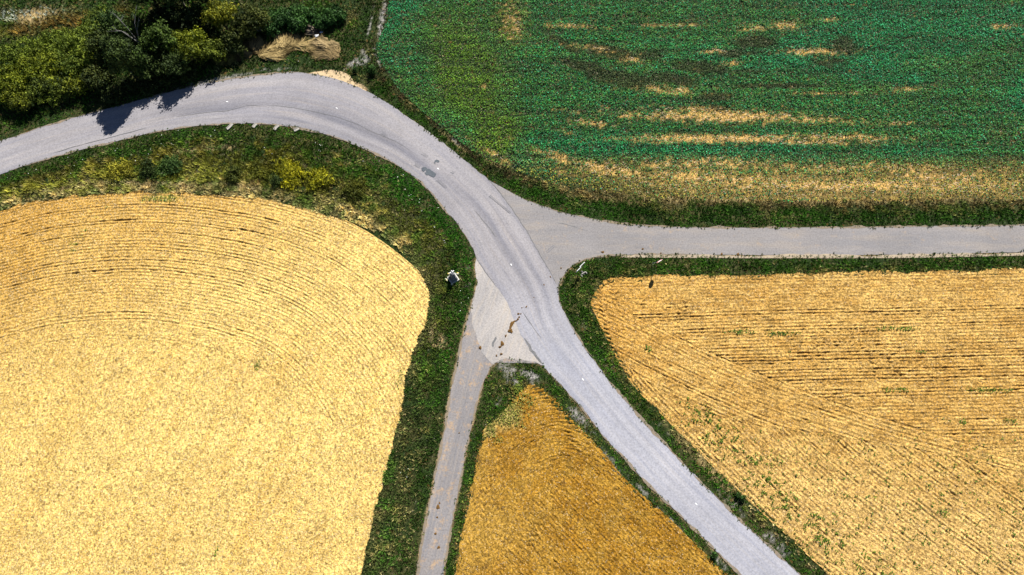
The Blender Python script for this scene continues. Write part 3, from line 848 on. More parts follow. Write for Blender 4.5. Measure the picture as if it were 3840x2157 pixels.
def blades(name, P, tip, wid, col, mat, parent=None):
    n = len(P)
    v = np.stack([P - wid, P + wid, P + tip], 1).reshape(-1, 3)
    f = np.arange(3 * n).reshape(n, 3)
    return mesh_obj(name, v, f, mat, np.repeat(col, 3, axis=0), parent=parent)


def rand_leaf(P, size, col, name, mat, parent=None, flat=0.5, r=rng):
    n = len(P)
    az = r.rand(n) * 2 * np.pi
    tl = (r.rand(n) - 0.5) * 2 * flat
    U = np.stack([np.cos(az) * np.cos(tl), np.sin(az) * np.cos(tl), np.sin(tl)], -1) * size[:, None]
    t2 = (r.rand(n) - 0.5) * 2 * flat
    V = np.stack([-np.sin(az) * np.cos(t2), np.cos(az) * np.cos(t2), np.sin(t2)], -1) * size[:, None] * 0.62
    return leaves(name, P, U, V, col, mat, parent)


def sample(n, x0, x1, y0, y1):
    x = x0 + rng.rand(n) * (x1 - x0); y = y0 + rng.rand(n) * (y1 - y0)
    px, py = PX(x, y)
    m = (px > PXLO) & (px < PXHI) & (py > PYLO) & (py < PYHI)
    return x[m], y[m], px[m], py[m]


# crop
x, y, px, py = sample(620000, -30, 95, 5, 72)
jj = jit(x, y, 12); m = inpoly(px + jj, py + jj, P_CROP); x, y, px, py = x[m], y[m], px[m], py[m]
bl = blob(px, py, BARE)
bare = np.clip(bl * 1.5 - 2.2 * (fbm(x * 2.0, y * 4.0, 2, 3) - 0.3), 0, 1)
clump = fbm(x * 1.1, y * 1.6, 4)
drill = fbm(x * 0.05, y * 1.3, 3, 3)
dens = (1 - 0.6 * np.clip(bare * 1.2, 0, 1)) * (1 - 0.45 * sstep(560, 700, py)) * (0.5 + 0.5 * sstep(0.36, 0.5, 0.5 * clump + 0.5 * drill))
kp = rng.rand(len(x)) < dens
x, y, px, py, bare, drill, clump = x[kp], y[kp], px[kp], py[kp], bare[kp], drill[kp], clump[kp]
n = len(x)
ol = np.clip(blob(px, py, OLIVE) * 1.7 - 0.8 * fbm(x * 0.3, y * 0.3, 6) + 0.1, 0, 1) * (0.75 + 0.25 * rng.rand(n))
dk = np.clip(blob(px, py, [(a, b, c_ * 1.6, d * 1.7, e_, f_) for a, b, c_, d, e_, f_ in DARKP]) * 2.9 - 1.7 * fbm(x * 0.9, y * 1.5, 7), 0, 1)
c = mix((0.008, 0.15, 0.036), (0.1, 0.175, 0.004), ol)
c = mix(c, (0.03, 0.26, 0.13), (rng.rand(n) < 0.2) * (1 - ol) * 0.8)
c = mix(c, (0.05, 0.125, 0.01), sstep(0.42, 0.58, fbm(x * 0.05, y * 0.14, 1)) * (rng.rand(n) < 0.6) * 0.75)
c = mix(c, (0.028, 0.04, 0.009), dk * 0.93)
c = mix(c, (0.27, 0.23, 0.03), sstep(560, 690, py) * (rng.rand(n) < 0.5))
c = mix(c, (0.075, 0.075, 0.012), sstep(660, 730, py) * sstep(2900, 2300, px) * (rng.rand(n) < 0.7))
c = mix(c, (0.2, 0.17, 0.04), np.clip(bl[kp] * 1.2, 0, 1) * (rng.rand(n) < 0.3))
c = c * (0.2 + 1.7 * rng.rand(n) ** 1.5)[:, None] * (0.72 + 0.6 * fbm(x * 0.35, y * 0.7, 5))[:, None] * (0.6 + 0.8 * drill)[:, None]
z = 0.03 + 0.3 * rng.rand(n) * (0.4 + clump) * (1 - 0.5 * bare)
o = rand_leaf(np.column_stack([x, y, z]), (0.065 + 0.075 * rng.rand(n) ** 1.5) * (1 - 0.25 * bare), c, "crop_plants", M_LEAF, flat=0.6)
tag(o, "low leafy blue green crop plants covering the upper right field", "crop", kind="stuff")
# straw litter on the bare bands
x, y, px, py = sample(70000, -30, 95, 5, 72)
m = inpoly(px, py, P_CROP); x, y, px, py = x[m], y[m], px[m], py[m]
bb = blob(px, py, BARE)
m = rng.rand(len(x)) < np.clip(bb * 1.2 - 0.25 + 0.3 * sstep(650, 720, py), 0, 0.6); x, y, px, py = x[m], y[m], px[m], py[m]
n = len(x); az = rng.randn(n) * 0.5
P = np.column_stack([x, y, np.full(n, 0.07) + 0.06 * rng.rand(n)])
tip = np.column_stack([np.cos(az), np.sin(az), 0.1 * rng.rand(n)]) * (0.2 + 0.5 * rng.rand(n))[:, None]
wd = np.column_stack([-np.sin(az), np.cos(az), 0 * az]) * 0.03
o = blades("straw_litter", P, tip, wd, mix((0.42, 0.28, 0.13), (0.6, 0.52, 0.42), rng.rand(n)), M_GRASS)
tag(o, "pale straw bits lying on the bare bands of the crop field", "straw", kind="stuff")

# field weeds
def weeds(name, poly, lst, nn, bx, label, rows=None, ca=(0.03, 0.1, 0.008), cb=(0.12, 0.17, 0.015), k=1.0):
    x, y, px, py = sample(nn, *bx)
    m = inpoly(px, py, poly); x, y, px, py = x[m], y[m], px[m], py[m]
    p = blob(px, py, lst) * 1.4 - fbm(x * 1.1, y * 1.1, 1) * 0.85
    if rows is not None:
        p = np.maximum(p, rows(px, py, x, y))
    m = rng.rand(len(x)) < np.clip(p, 0, 1) * k; x, y = x[m], y[m]
    n = len(x)
    c = mix(ca, cb, rng.rand(n)) * (0.7 + 0.6 * rng.rand(n))[:, None]
    o = rand_leaf(np.column_stack([x, y, 0.06 + 0.14 * rng.rand(n)]), 0.06 + 0.08 * rng.rand(n), c, name, M_LEAF, flat=0.8)
    tag(o, label, "weeds", kind="stuff")


weeds("field_weeds", P_LEFT, WEED_L, 160000, (-75, -5, -42, 20), "patches of bright green weeds in the golden stubble field")
weeds("field_weeds", P_TRI, [(1890, 1540, 90, 70, 20, 1.0), (1835, 1600, 30, 60, 10, 1.0), (1970, 1500, 60, 40, 0, .7), (1870, 1640, 60, 30, 0, .5)], 200000, (-5, 22, -42, -8), "thin green weeds fading into the tip of the ochre wedge", ca=(0.06, 0.1, 0.01), cb=(0.3, 0.26, 0.06), k=0.5)
LW1 = sm([(2590, 1540), (2700, 1640), (2800, 1745), (2880, 1830), (3000, 1935), (3120, 2030), (3260, 2130), (3400, 2240)], 20)
LW2 = sm([(2650, 1560), (2720, 1600), (2830, 1720), (2900, 1800)], 20)


def wrow(px, py, x, y):
    d1 = pdist(px, py, LW1)[0]; d2 = pdist(px, py, LW2)[0]
    p = np.exp(-(d1 / 42) ** 2) * 0.5 + np.exp(-(d2 / 26) ** 2) * 0.3
    clus = fbm(x * 2.6, y * 2.6, 3, 2)
    gen = 0.12 * sstep(1500, 1800, py)
    return np.clip((p + gen) * 1.5 * sstep(0.56, 0.68, clus) - 0.02, 0, 1)


weeds("field_weeds", P_RIGHT, WEED_R, 300000, (5, 80, -42, 4), "scattered green weed tufts in rows across the tan ploughed field", wrow)

# verge grass, by verge: tufts of blades
def tufts(name, x, y, c, ln, nb, r=rng):
    n = len(x)
    i = np.repeat(np.arange(n), nb); m = n * nb
    az = r.rand(m) * 2 * np.pi
    lean = 0.25 + 0.95 * r.rand(m)
    P = np.column_stack([x[i] + (r.rand(m) - 0.5) * 0.16, y[i] + (r.rand(m) - 0.5) * 0.16, np.full(m, -0.03)])
    L = ln[i] * (0.6 + 0.7 * r.rand(m))
    tip = np.column_stack([np.cos(az) * lean, np.sin(az) * lean, np.full(m, 1.0)])
    tip *= (L / np.linalg.norm(tip, axis=1))[:, None]
    wd = np.column_stack([-np.sin(az), np.cos(az), 0 * az]) * (0.03 + 0.045 * r.rand(m))[:, None]
    cc = np.clip(c[i] * (0.7 + 0.6 * r.rand(m))[:, None], 0.001, 1)
    return blades(name, P, tip, wd, cc, M_GRASS)


x, y, px, py = sample(520000, -86, 86, -44, 66)
jj = jit(x, y, 9)
fld = np.zeros(len(x), bool)
for pp in (P_LEFT, P_RIGHT, P_TRI, P_CROP):
    fld |= inpoly(px + jj, py + jj, pp)
keep = ~fld
x, y, px, py = x[keep], y[keep], px[keep], py[keep]
reg = land_masks(px, py)
m = reg > 0
x, y, px, py, reg = x[m], y[m], px[m], py[m], reg[m]
reg[(reg == 5) & (px > 1395) & (py > 200)] = 4
reg[(reg == 5) & (px > 1440)] = 4
m = (reg != 5) | (rng.rand(len(x)) < 0.5)
x, y, px, py, reg = x[m], y[m], px[m], py[m], reg[m]
ROADE = {1: A_(L_in, L_lw), 2: A_(L_le[::-1], L_W), 3: A_(L_S[::-1], L_E), 4: A_(L_out, L_N), 5: L_out}
FIELDE = {1: L_left, 2: A_(L_tl[::-1], L_tr), 3: L_right, 4: L_crop, 5: np.array([(-300., -400.), (1400., -400.)])}
GLAB = {1: "grass verge inside the bend, green by the road, straw yellow by the field",
        2: "patchy grass round the tip and sides of the ochre wedge field",
        3: "dark green grass verge around the corner of the ploughed field",
        4: "dark green grass verge between the roads and the crop field",
        5: "rough grass and undergrowth outside the bend beneath the shrubs"}
gr_gravel = blob(px, py, GRAVEL); gr_straw = blob(px, py, STRAW); gr_sand = blob(px, py, SANDY)
n1 = fbm(x * 0.45, y * 0.45, 2); n2 = fbm(x * 1.5, y * 1.5, 5, 3); n3 = fbm(x * 1.9, y * 1.9, 4, 3)
DG, MG, OL, YG, TAN, BR = (0.03, 0.082, 0.005), (0.05, 0.135, 0.01), (0.13, 0.13, 0.017), (0.3, 0.31, 0.045), (0.52, 0.43, 0.19), (0.1, 0.066, 0.03)
LUSH = (0.036, 0.135, 0.009)
for r in (1, 2, 3, 4, 5):
    s = reg == r
    X1, Y1, p1, q1, a1, a2, a3 = x[s], y[s], px[s], py[s], n1[s], n2[s], n3[s]
    dR = pdist(p1, q1, ROADE[r][::2])[0]; dF = pdist(p1, q1, FIELDE[r][::2])[0]
    t = np.clip(dR / (dR + dF + 1e-6) + 0.45 * (a1 - 0.5) + 0.3 * (a2 - 0.5), 0, 1)
    u = rng.rand(len(X1))
    ln = 0.2 + 0.22 * rng.rand(len(X1)); den = np.full(len(X1), 0.95)
    if r == 1:
        top = sstep(1500, 1150, p1) * sstep(760, 700, q1)
        cA = mix(mix((0.035, 0.082, 0.005), OL, sstep(0.22, 0.45, t)), mix(YG, TAN, sstep(0.8, 0.97, t)), sstep(0.42, 0.68, t))
        olv = sstep(0.45, 0.6, fbm(X1 * 0.3, Y1 * 0.3, 5))
        cA = mix(cA, mix((0.15, 0.15, 0.016), (0.075, 0.11, 0.016), olv), sstep(800, 1000, p1) * sstep(0.3, 0.45, t) * sstep(0.9, 0.75, t) * 0.75)
        cB = mix(mix(LUSH, (0.1, 0.12, 0.018), sstep(0.28, 0.5, t)), mix((0.26, 0.26, 0.06), (0.46, 0.4, 0.17), sstep(0.8, 1, t)), sstep(0.55, 0.85, t))
        cB = mix(cB, DG, sstep(980, 1080, q1) * 0.6)
        cC = mix(mix((0.026, 0.06, 0.006), (0.05, 0.082, 0.016), sstep(0.1, 0.45, t)), (0.1, 0.1, 0.035), sstep(0.75, 1.0, t) * 0.7)
        low = sstep(1300, 1480, q1)
        c = mix(mix(cB, cA, top), cC, low)
        st = np.clip(gr_straw[s] * 1.6 - 0.9 * a2, 0, 1)
        c = mix(c, (0.42, 0.35, 0.2), st * (u < 0.75)); den *= 1 - 0.3 * st
        c = mix(c, (0.34, 0.28, 0.13), (u > 0.93) * 0.6)
        ln += 0.16 * top * sstep(0.3, 0.5, t)
    elif r == 2:
        den = np.clip(1.05 - gr_gravel[s] * (0.5 + 0.7 * (a3 < 0.5)) - 0.2 * (a2 < 0.42), 0.08, 1); ln *= 1 - 0.4 * np.clip(gr_gravel[s], 0, 1)
        c = mix(DG, (0.05, 0.1, 0.014), sstep(0.4, 0.6, a1)); c = mix(c, (0.3, 0.2, 0.06), sstep(0.75, 1.0, t) * (u < 0.4)); c = mix(c, (0.24, 0.25, 0.05), (u > 0.95) * 0.8)
    elif r == 3:
        ln *= 1 - 0.4 * np.clip(gr_gravel[s], 0, 1)
        den = np.clip(1.05 - gr_gravel[s] * (0.45 + 0.7 * (a3 < 0.5)) - 0.5 * sstep(0.7, 0.95, t) * (a2 < 0.5), 0.02, 1)
        c = mix(DG, (0.048, 0.12, 0.009), sstep(0.35, 0.65, a1)); c = mix(c, (0.16, 0.155, 0.04), sstep(0.6, 0.95, t) * (u < 0.5)); c = mix(c, TAN, (u > 0.97) * 0.7)
        lowr = sstep(1500, 1750, q1)
        c = mix(c, mix(BR, TAN, u), lowr * (a2 < 0.5) * sstep(0.3, 0.6, t))
        den *= 1 - 0.55 * lowr * (a2 < 0.5)
    elif r == 4:
        side = sstep(1900, 2150, p1)
        cL = mix(DG, mix((0.04, 0.06, 0.012), (0.1, 0.07, 0.03), sstep(0.45, 0.6, a2)), sstep(0.4, 0.7, t)); cR = mix((0.032, 0.098, 0.007), mix((0.1, 0.105, 0.02), (0.26, 0.19, 0.08), u), sstep(0.55, 0.8, t))
        c = mix(cL, cR, side); c = mix(c, MG, (u > 0.75) * (t < 0.5) * 0.8)
        c = mix(c, TAN, sstep(0.75, 1, t) * (u < 0.3) * 0.8)
        den = np.clip(1.05 - gr_gravel[s] * (0.4 + 0.7 * (a3 < 0.5)) - 0.3 * sstep(.7, 1, t), 0.05, 1)
    else:
        c = mix((0.022, 0.06, 0.005), (0.04, 0.1, 0.009), sstep(0.35, 0.65, a1))
        dry = blob(p1, q1, [(250, 85, 260, 40, -6, 1.0), (90, 110, 90, 35, -10, 1.0), (450, 60, 80, 40, -20, .8), (-60, 120, 120, 50, 0, .8)])
        c = mix(c, mix((0.16, 0.1, 0.03), (0.26, 0.19, 0.035), u), np.clip(dry * 1.6 - a1 * 0.6, 0, 0.95))
        wht = blob(p1, q1, [(130, 48, 120, 24, -6, .8), (40, 60, 60, 30, 0, .8)])
        c = mix(c, (0.5, 0.54, 0.46), np.clip(wht * 2.2 - a2, 0, 1) * (u < 0.7))
        trk = blob(p1, q1, [(1385, 100, 10, 130, 12, 1.0), (1415, 80, 8, 130, 12, .8)])
        c = mix(c, (0.09, 0.08, 0.03), np.clip(trk * 1.5 - a2, 0, 1) * (u < 0.7))
        c = mix(c, (0.16, 0.12, 0.05), (u > 0.93) * 0.6)
        den = np.clip(1.05 - gr_gravel[s] * (0.45 + 0.7 * (a3 < 0.5)) - gr_sand[s], 0.08, 1)
        ln += 0.15 * dry
    pt = fbm(X1 * 0.35, Y1 * 0.35, 4); pt2 = fbm(X1 * 0.7 + 40, Y1 * 0.7, 2)
    c = mix(c, (0.3, 0.26, 0.09), sstep(0.56, 0.7, pt) * 0.6 * (rng.rand(len(X1)) < 0.5) * sstep(10, 40, dR))
    c = mix(c, (0.05, 0.15, 0.012), sstep(0.56, 0.66, pt2) * 0.6 * (r != 5))
    den *= 1 - 0.55 * sstep(0.4, 0.3, pt2)
    ln *= 0.6 + 0.4 * sstep(12, 38, dR + 20 * (a2 - 0.5))
    tall = sstep(0.56, 0.68, a1 * 0.6 + a2 * 0.4) * sstep(30, 60, dR)
    ln *= 1 + 0.5 * tall
    c = c * (1 + tall[:, None] * np.array([0.5, 0.38, 0.25]))
    if r in (1, 2):
        # sandy fringe along the farm road
        dl = pdist(p1, q1, (L_lw if r == 1 else L_le)[::2])[0]
        den *= 0.25 + 0.75 * sstep(3, 16, dl + 16 * (a2 - 0.5))
    den = den * (0.45 + 0.55 * sstep(1, 9, dR))
    k = rng.rand(len(X1)) < den
    X1, Y1, c, ln = X1[k], Y1[k], c[k], ln[k]
    n = len(X1)
    tone = (0.5 + 0.95 * rng.rand(n)) * (0.55 + 0.9 * fbm(X1 * 0.9, Y1 * 0.9, 7)) * (0.6 + 0.8 * fbm(X1 * 0.3, Y1 * 0.3, 1))
    o = tufts("verge_grass", X1, Y1, c * tone[:, None], ln, 6)
    tag(o, GLAB[r], "grass", kind="stuff")

# weeds creeping over the road edges
x, y, px, py = sample(420000, -86, 86, -44, 66)
rd = land_masks(px, py) == 0
x, y, px, py = x[rd], y[rd], px[rd], py[rd]
dE = np.minimum.reduce([pdist(px, py, l[::3])[0] for l in (L_out, L_in, L_N, L_S, L_E, L_W, L_lw, L_le)])
pr = np.exp(-(dE / 4.0) ** 2) * sstep(0.42, 0.6, fbm(x * 0.9, y * 0.9, 4, 3)) * 1.0
m = rng.rand(len(x)) < pr
n = m.sum()
o = tufts("edge_weeds", x[m], y[m], mix(DG, (0.12, 0.13, 0.03), rng.rand(n)) * (0.6 + 0.8 * rng.rand(n))[:, None], 0.09 + 0.14 * rng.rand(n), 5)
o.location.z = 0.06
tag(o, "small weeds creeping over the broken road edges", "weeds", kind="stuff")

# small white flowers
x, y, px, py = sample(30000, -86, 20, -44, 60)
rg = land_masks(px, py)
d1 = pdist(px, py, ROADE[1][::2])[0]
pr = (rg == 1) * np.exp(-((d1 - 45) / 45) ** 2) * sstep(1250, 700, py) * 0.3 * sstep(0.45, 0.62, fbm(x * 0.8, y * 0.8, 3))
pr = np.maximum(pr, blob(px, py, [(320, 600, 30, 12, 0, .5), (265, 590, 20, 10, 0, .5), (1130, 235, 40, 8, 0, .5), (530, 1760, 12, 18, 0, .0), (1527, 1755, 10, 22, 10, .9), (1520, 1775, 14, 14, 0, .5), (1440, 1872, 8, 8, 0, .5), (2172, 994, 6, 4, 20, .9), (1358, 228, 7, 5, 0, .9), (500, 600, 60, 14, 0, .2)]))
pr *= (rg > 0) & ~inpoly(px, py, P_LEFT)
m = rng.rand(len(x)) < pr
n = m.sum()
o = rand_leaf(np.column_stack([x[m], y[m], 0.28 + 0.08 * rng.rand(n)]), 0.035 + 0.045 * rng.rand(n), np.tile((0.75, 0.78, 0.72), (n, 1)), "white_flowers", M_LEAF, flat=0.3)
tag(o, "tiny white flowers dotted over the grass verges", "flowers", kind="stuff")


# ------------------------------------------------------------------ shrubs and trees
def tube(pts, rads, n=6):
    v = []; f = []
    pts = [Vector(p) for p in pts]
    for i, (p, r) in enumerate(zip(pts, rads)):
        d = (pts[min(i + 1, len(pts) - 1)] - pts[max(i - 1, 0)]).normalized()
        a = d.orthogonal().normalized(); b = d.cross(a)
        for k in range(n):
            t = 2 * math.pi * k / n
            v.append(p + a * math.cos(t) * r + b * math.sin(t) * r)
    for i in range(len(pts) - 1):
        for k in range(n):
            f.append([i * n + k, i * n + (k + 1) % n, (i + 1) * n + (k + 1) % n, (i + 1) * n + k])
    f.append([k for k in range(n)][::-1]); f.append([(len(pts) - 1) * n + k for k in range(n)])
    return [tuple(q) for q in v], f


def joined(parts):
    V, Fc = [], []
    for v, f in parts:
        o = len(V); V += v; Fc += [[i + o for i in q] for q in f]
    return V, Fc


def bush(name, cat, px, py, zc, rx, rz, n, ca, cb, label, group, leaf=0.13, lobes=11, stems=4, seed=0, tall=None):
    r = np.random.RandomState(1000 + seed)
    b = W(px, py, zc)
    e = empty(name, (b[0], b[1], 0.0), label, cat, group)
    ctr = []; rad = []
    for i in range(lobes):
        a = r.rand() * 2 * np.pi; q = math.sqrt(r.rand()) * 0.72
        zz = zc + rz * (r.rand() * 1.25 - 0.62) * (1.1 - 0.6 * q)
        ctr.append((math.cos(a) * rx * q, math.sin(a) * rx * q, max(zz, 0.35))); rad.append(rx * (0.3 + 0.22 * r.rand()) * (1.05 - 0.3 * q))
    ctr.append((0, 0, zc)); rad.append(min(rx, rz) * 0.75)
    ctr = np.array(ctr); rad = np.array(rad)
    w = rad ** 2 / (rad ** 2).sum()
    nc = max(40, n // 11)
    lc = r.choice(len(rad), nc, p=w)
    dc = r.randn(nc, 3); dc[:, 2] += 0.35; dc /= np.linalg.norm(dc, axis=1, keepdims=True)
    rc = rad[lc] * (1.1 - 0.55 * r.rand(nc) ** 2.0)
    # twiggy sprays past the outline
    sp = r.rand(nc) < 0.12
    rc[sp] += 0.1 + 0.4 * r.rand(sp.sum())
    Pc = ctr[lc] + dc * rc[:, None] * np.array([1, 1, min(1.0, rz / rx * 1.1)])
    tc = r.rand(nc)
    ic = r.randint(nc, size=n); li = lc[ic]; d = dc[ic]
    P = Pc[ic] + r.randn(n, 3) * (leaf * 1.15)
    P[:, 2] = np.maximum(P[:, 2], 0.05)
    lt = 0.75 + 0.5 * r.rand(len(rad))
    c = mix(ca, cb, np.clip(tc[ic] * 0.6 + r.rand(n) * 0.35 + 0.35 * (lt[li] - 1) * 2, 0, 1)) * (lt[li] * (0.6 + 0.5 * tc[ic] + 0.4 * r.rand(n)))[:, None]
    sz = leaf * (0.6 + 0.8 * r.rand(n))
    # leaf plane near the shell, loosely
    nn = d + 0.9 * r.randn(n, 3); nn /= np.linalg.norm(nn, axis=1, keepdims=True)
    t1 = np.cross(nn, r.randn(n, 3)); t1 /= np.linalg.norm(t1, axis=1, keepdims=True)
    t2 = np.cross(nn, t1)
    leaves("crown", P, t1 * sz[:, None], t2 * sz[:, None] * 0.6, np.clip(c, 0.001, 1), M_LEAF, e)
    parts = []
    for k in range(stems):
        j = r.randint(len(rad))
        tgt = Vector(ctr[j])
        b0 = Vector(((r.rand() - 0.5) * 0.5, (r.rand() - 0.5) * 0.5, -0.1))
        if stems == 1: b0 = Vector((0, 0, -0.1)); tgt = Vector((0, 0, zc + rz * 0.4))
        mid = b0.lerp(tgt, 0.5) + Vector((r.rand() - 0.5, r.rand() - 0.5, 0.3)) * 0.4
        r0 = 0.035 * zc + 0.03
        parts.append(tube([b0, b0.lerp(mid, 0.5), mid, tgt], [r0, r0 * 0.8, r0 * 0.6, r0 * 0.2]))
    if stems == 1:
        for k in range(7):
            tgt = Vector(ctr[r.randint(len(rad))]); h0 = Vector((0, 0, zc * (0.45 + 0.4 * r.rand())))
            parts.append(tube([h0, h0.lerp(tgt, 0.55) + Vector((0, 0, 0.25)), tgt], [0.09, 0.06, 0.02], 5))
    v, f = joined(parts)
    mesh_obj("trunk" if cat == "tree" else "stem", v, f, M_BARK, parent=e)
    return e


OLA, OLB = (0.04, 0.075, 0.006), (0.16, 0.2, 0.02)
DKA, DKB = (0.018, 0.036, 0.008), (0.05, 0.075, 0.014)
YEA, YEB = (0.05, 0.08, 0.006), (0.19, 0.21, 0.012)
GRA, GRB = (0.018, 0.055, 0.012), (0.05, 0.12, 0.022)
GO = "olive shrubs of the roadside thicket"
SHR = [  # px, py, zc, rx, rz, n, colours, label
    (60, 205, 1.3, 3.0, 1.3, 5200, OLA, OLB, "olive shrub at the left edge below the dry brown grass"),
    (165, 180, 1.3, 3.0, 1.3, 5200, OLA, OLB, "olive shrub second from the left below the dry brown grass"),
    (265, 150, 1.4, 3.0, 1.4, 5200, OLA, OLB, "olive green shrub bordering the dry brown grass at its lower right"),
    (355, 100, 1.5, 3.0, 1.5, 5200, GRA, OLB, "soft green shrub beside the dry grass near the top edge"),
    (70, 290, 1.5, 3.0, 1.5, 5600, OLA, YEB, "yellow olive shrub at the left edge in the middle of the thicket"),
    (180, 265, 1.6, 3.1, 1.6, 5600, OLA, YEB, "brightest olive shrub in the middle of the thicket"),
    (285, 235, 1.6, 2.8, 1.6, 5200, OLA, OLB, "olive shrub just left of the dark tree over the road"),
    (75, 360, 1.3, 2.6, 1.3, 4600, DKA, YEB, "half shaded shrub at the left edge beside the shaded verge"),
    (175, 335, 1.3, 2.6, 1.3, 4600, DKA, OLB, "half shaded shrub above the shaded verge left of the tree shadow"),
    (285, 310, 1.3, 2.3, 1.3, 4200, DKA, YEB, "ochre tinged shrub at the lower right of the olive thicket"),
    (320, 185, 1.5, 2.7, 1.6, 5200, OLA, OLB, "olive shrub touching the dark trees at the upper right of the thicket"),
    (125, 235, 1.4, 2.8, 1.5, 5200, OLA, YEB, "olive shrub in the heart of the thicket"),
    (230, 210, 1.4, 2.8, 1.5, 5200, OLA, OLB, "olive shrub right of the heart of the thicket"),
    (25, 330, 1.5, 2.6, 1.5, 4600, OLA, YEB, "yellow olive shrub lowest at the left edge"),
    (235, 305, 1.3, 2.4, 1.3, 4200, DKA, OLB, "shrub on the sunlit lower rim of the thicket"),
    (-70, 270, 1.5, 3.2, 1.5, 4200, OLA, OLB, "olive shrub cut off by the left edge of the view"),
]
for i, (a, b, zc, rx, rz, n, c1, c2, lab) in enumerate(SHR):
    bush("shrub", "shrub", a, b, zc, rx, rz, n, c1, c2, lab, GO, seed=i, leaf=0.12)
GT = "trees along the shaded bend"
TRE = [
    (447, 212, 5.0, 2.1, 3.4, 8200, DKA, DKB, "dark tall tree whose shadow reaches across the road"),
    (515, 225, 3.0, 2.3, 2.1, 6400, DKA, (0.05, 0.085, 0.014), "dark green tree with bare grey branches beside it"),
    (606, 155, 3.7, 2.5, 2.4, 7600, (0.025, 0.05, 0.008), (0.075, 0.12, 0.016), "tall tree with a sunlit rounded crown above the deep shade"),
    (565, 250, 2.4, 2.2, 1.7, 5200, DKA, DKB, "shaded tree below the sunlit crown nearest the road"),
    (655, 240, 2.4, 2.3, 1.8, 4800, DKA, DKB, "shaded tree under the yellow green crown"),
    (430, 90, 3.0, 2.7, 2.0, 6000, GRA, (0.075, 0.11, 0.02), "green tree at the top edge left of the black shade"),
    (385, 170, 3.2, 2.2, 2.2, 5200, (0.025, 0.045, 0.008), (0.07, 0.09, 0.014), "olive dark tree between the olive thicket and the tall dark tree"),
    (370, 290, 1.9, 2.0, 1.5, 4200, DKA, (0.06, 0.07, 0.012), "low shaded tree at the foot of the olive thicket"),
    (610, 55, 2.6, 2.4, 1.8, 5600, (0.012, 0.022, 0.006), (0.03, 0.045, 0.01), "added low tree with near black leaves deepening the black shade, left of two"),  # this and the next tree are added, near-black leaves to deepen the gap's shade
    (705, 70, 2.6, 2.4, 1.8, 5600, (0.012, 0.022, 0.006), (0.03, 0.045, 0.01), "added low tree with near black leaves deepening the black shade, right of two"),
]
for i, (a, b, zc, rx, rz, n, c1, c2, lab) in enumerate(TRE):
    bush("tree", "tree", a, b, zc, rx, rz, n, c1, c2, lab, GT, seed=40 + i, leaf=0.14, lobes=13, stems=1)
for i, (a, b, lab) in enumerate([(410, 345, "added bush in a shade dark colour at the road edge beneath the tall dark tree"), (480, 325, "added bush in a shade dark colour, second from the left beneath the trees"), (555, 305, "added bush in a shade dark colour, third from the left beneath the trees"),
                                 (625, 285, "added bush in a shade dark colour under the sunlit tree by the road"), (690, 262, "added bush in a shade dark colour, farthest right at the end of the gravel strip")]):
    bush("bush", "bush", a, b, 0.7, 2.0, 0.8, 2600, (0.012, 0.022, 0.006), (0.035, 0.05, 0.01), lab, "added dark bushes deepening the shade along the bend", seed=130 + i, leaf=0.12, lobes=9)  # added bushes, leaf colour darkened to fill out the shade under the trees
GY = "leafy bushes outside the bend"
BSH = [
    (700, 170, 2.8, 2.7, 1.8, 7000, YEA, YEB, "yellow green bush right of the sunlit tree crown"),
    (785, 180, 2.1, 2.2, 1.5, 5200, YEA, (0.11, 0.13, 0.012), "small yellow green bush left of the dry grass clumps"),
    (825, 55, 3.2, 2.6, 2.0, 5200, YEA, (0.2, 0.19, 0.012), "yellow leaved bush at the top edge right of the black shade"),
    (905, 105, 2.2, 2.4, 1.8, 4800, DKA, (0.07, 0.075, 0.012), "dark olive bush above the dry grass clumps"),
    (955, 70, 2.4, 2.3, 1.8, 4800, DKA, (0.08, 0.09, 0.014), "dull olive bush at the top edge beside the bright green bramble"),
    (1030, 80, 1.2, 2.5, 1.1, 5200, GRA, GRB, "leafy green bramble, left one of the row at the top edge"),
    (1110, 65, 1.1, 2.4, 1.0, 5000, GRA, GRB, "leafy green bramble, middle one of the row at the top edge"),
    (1190, 72, 1.0, 2.2, 0.9, 4400, GRA, GRB, "leafy green bramble nearest the field track at the top edge"),
    (870, 160, 1.6, 2.1, 1.4, 4200, DKA, (0.06, 0.07, 0.012), "shaded olive bush directly behind the brown grass clumps"),
    (1250, 55, 1.0, 1.8, 0.9, 2800, GRA, GRB, "low dark bramble beside the field track"),
]
for i, (a, b, zc, rx, rz, n, c1, c2, lab) in enumerate(BSH):
    bush("bush", "bush", a, b, zc, rx, rz, n, c1, c2, lab, GY, seed=60 + i, leaf=0.13)
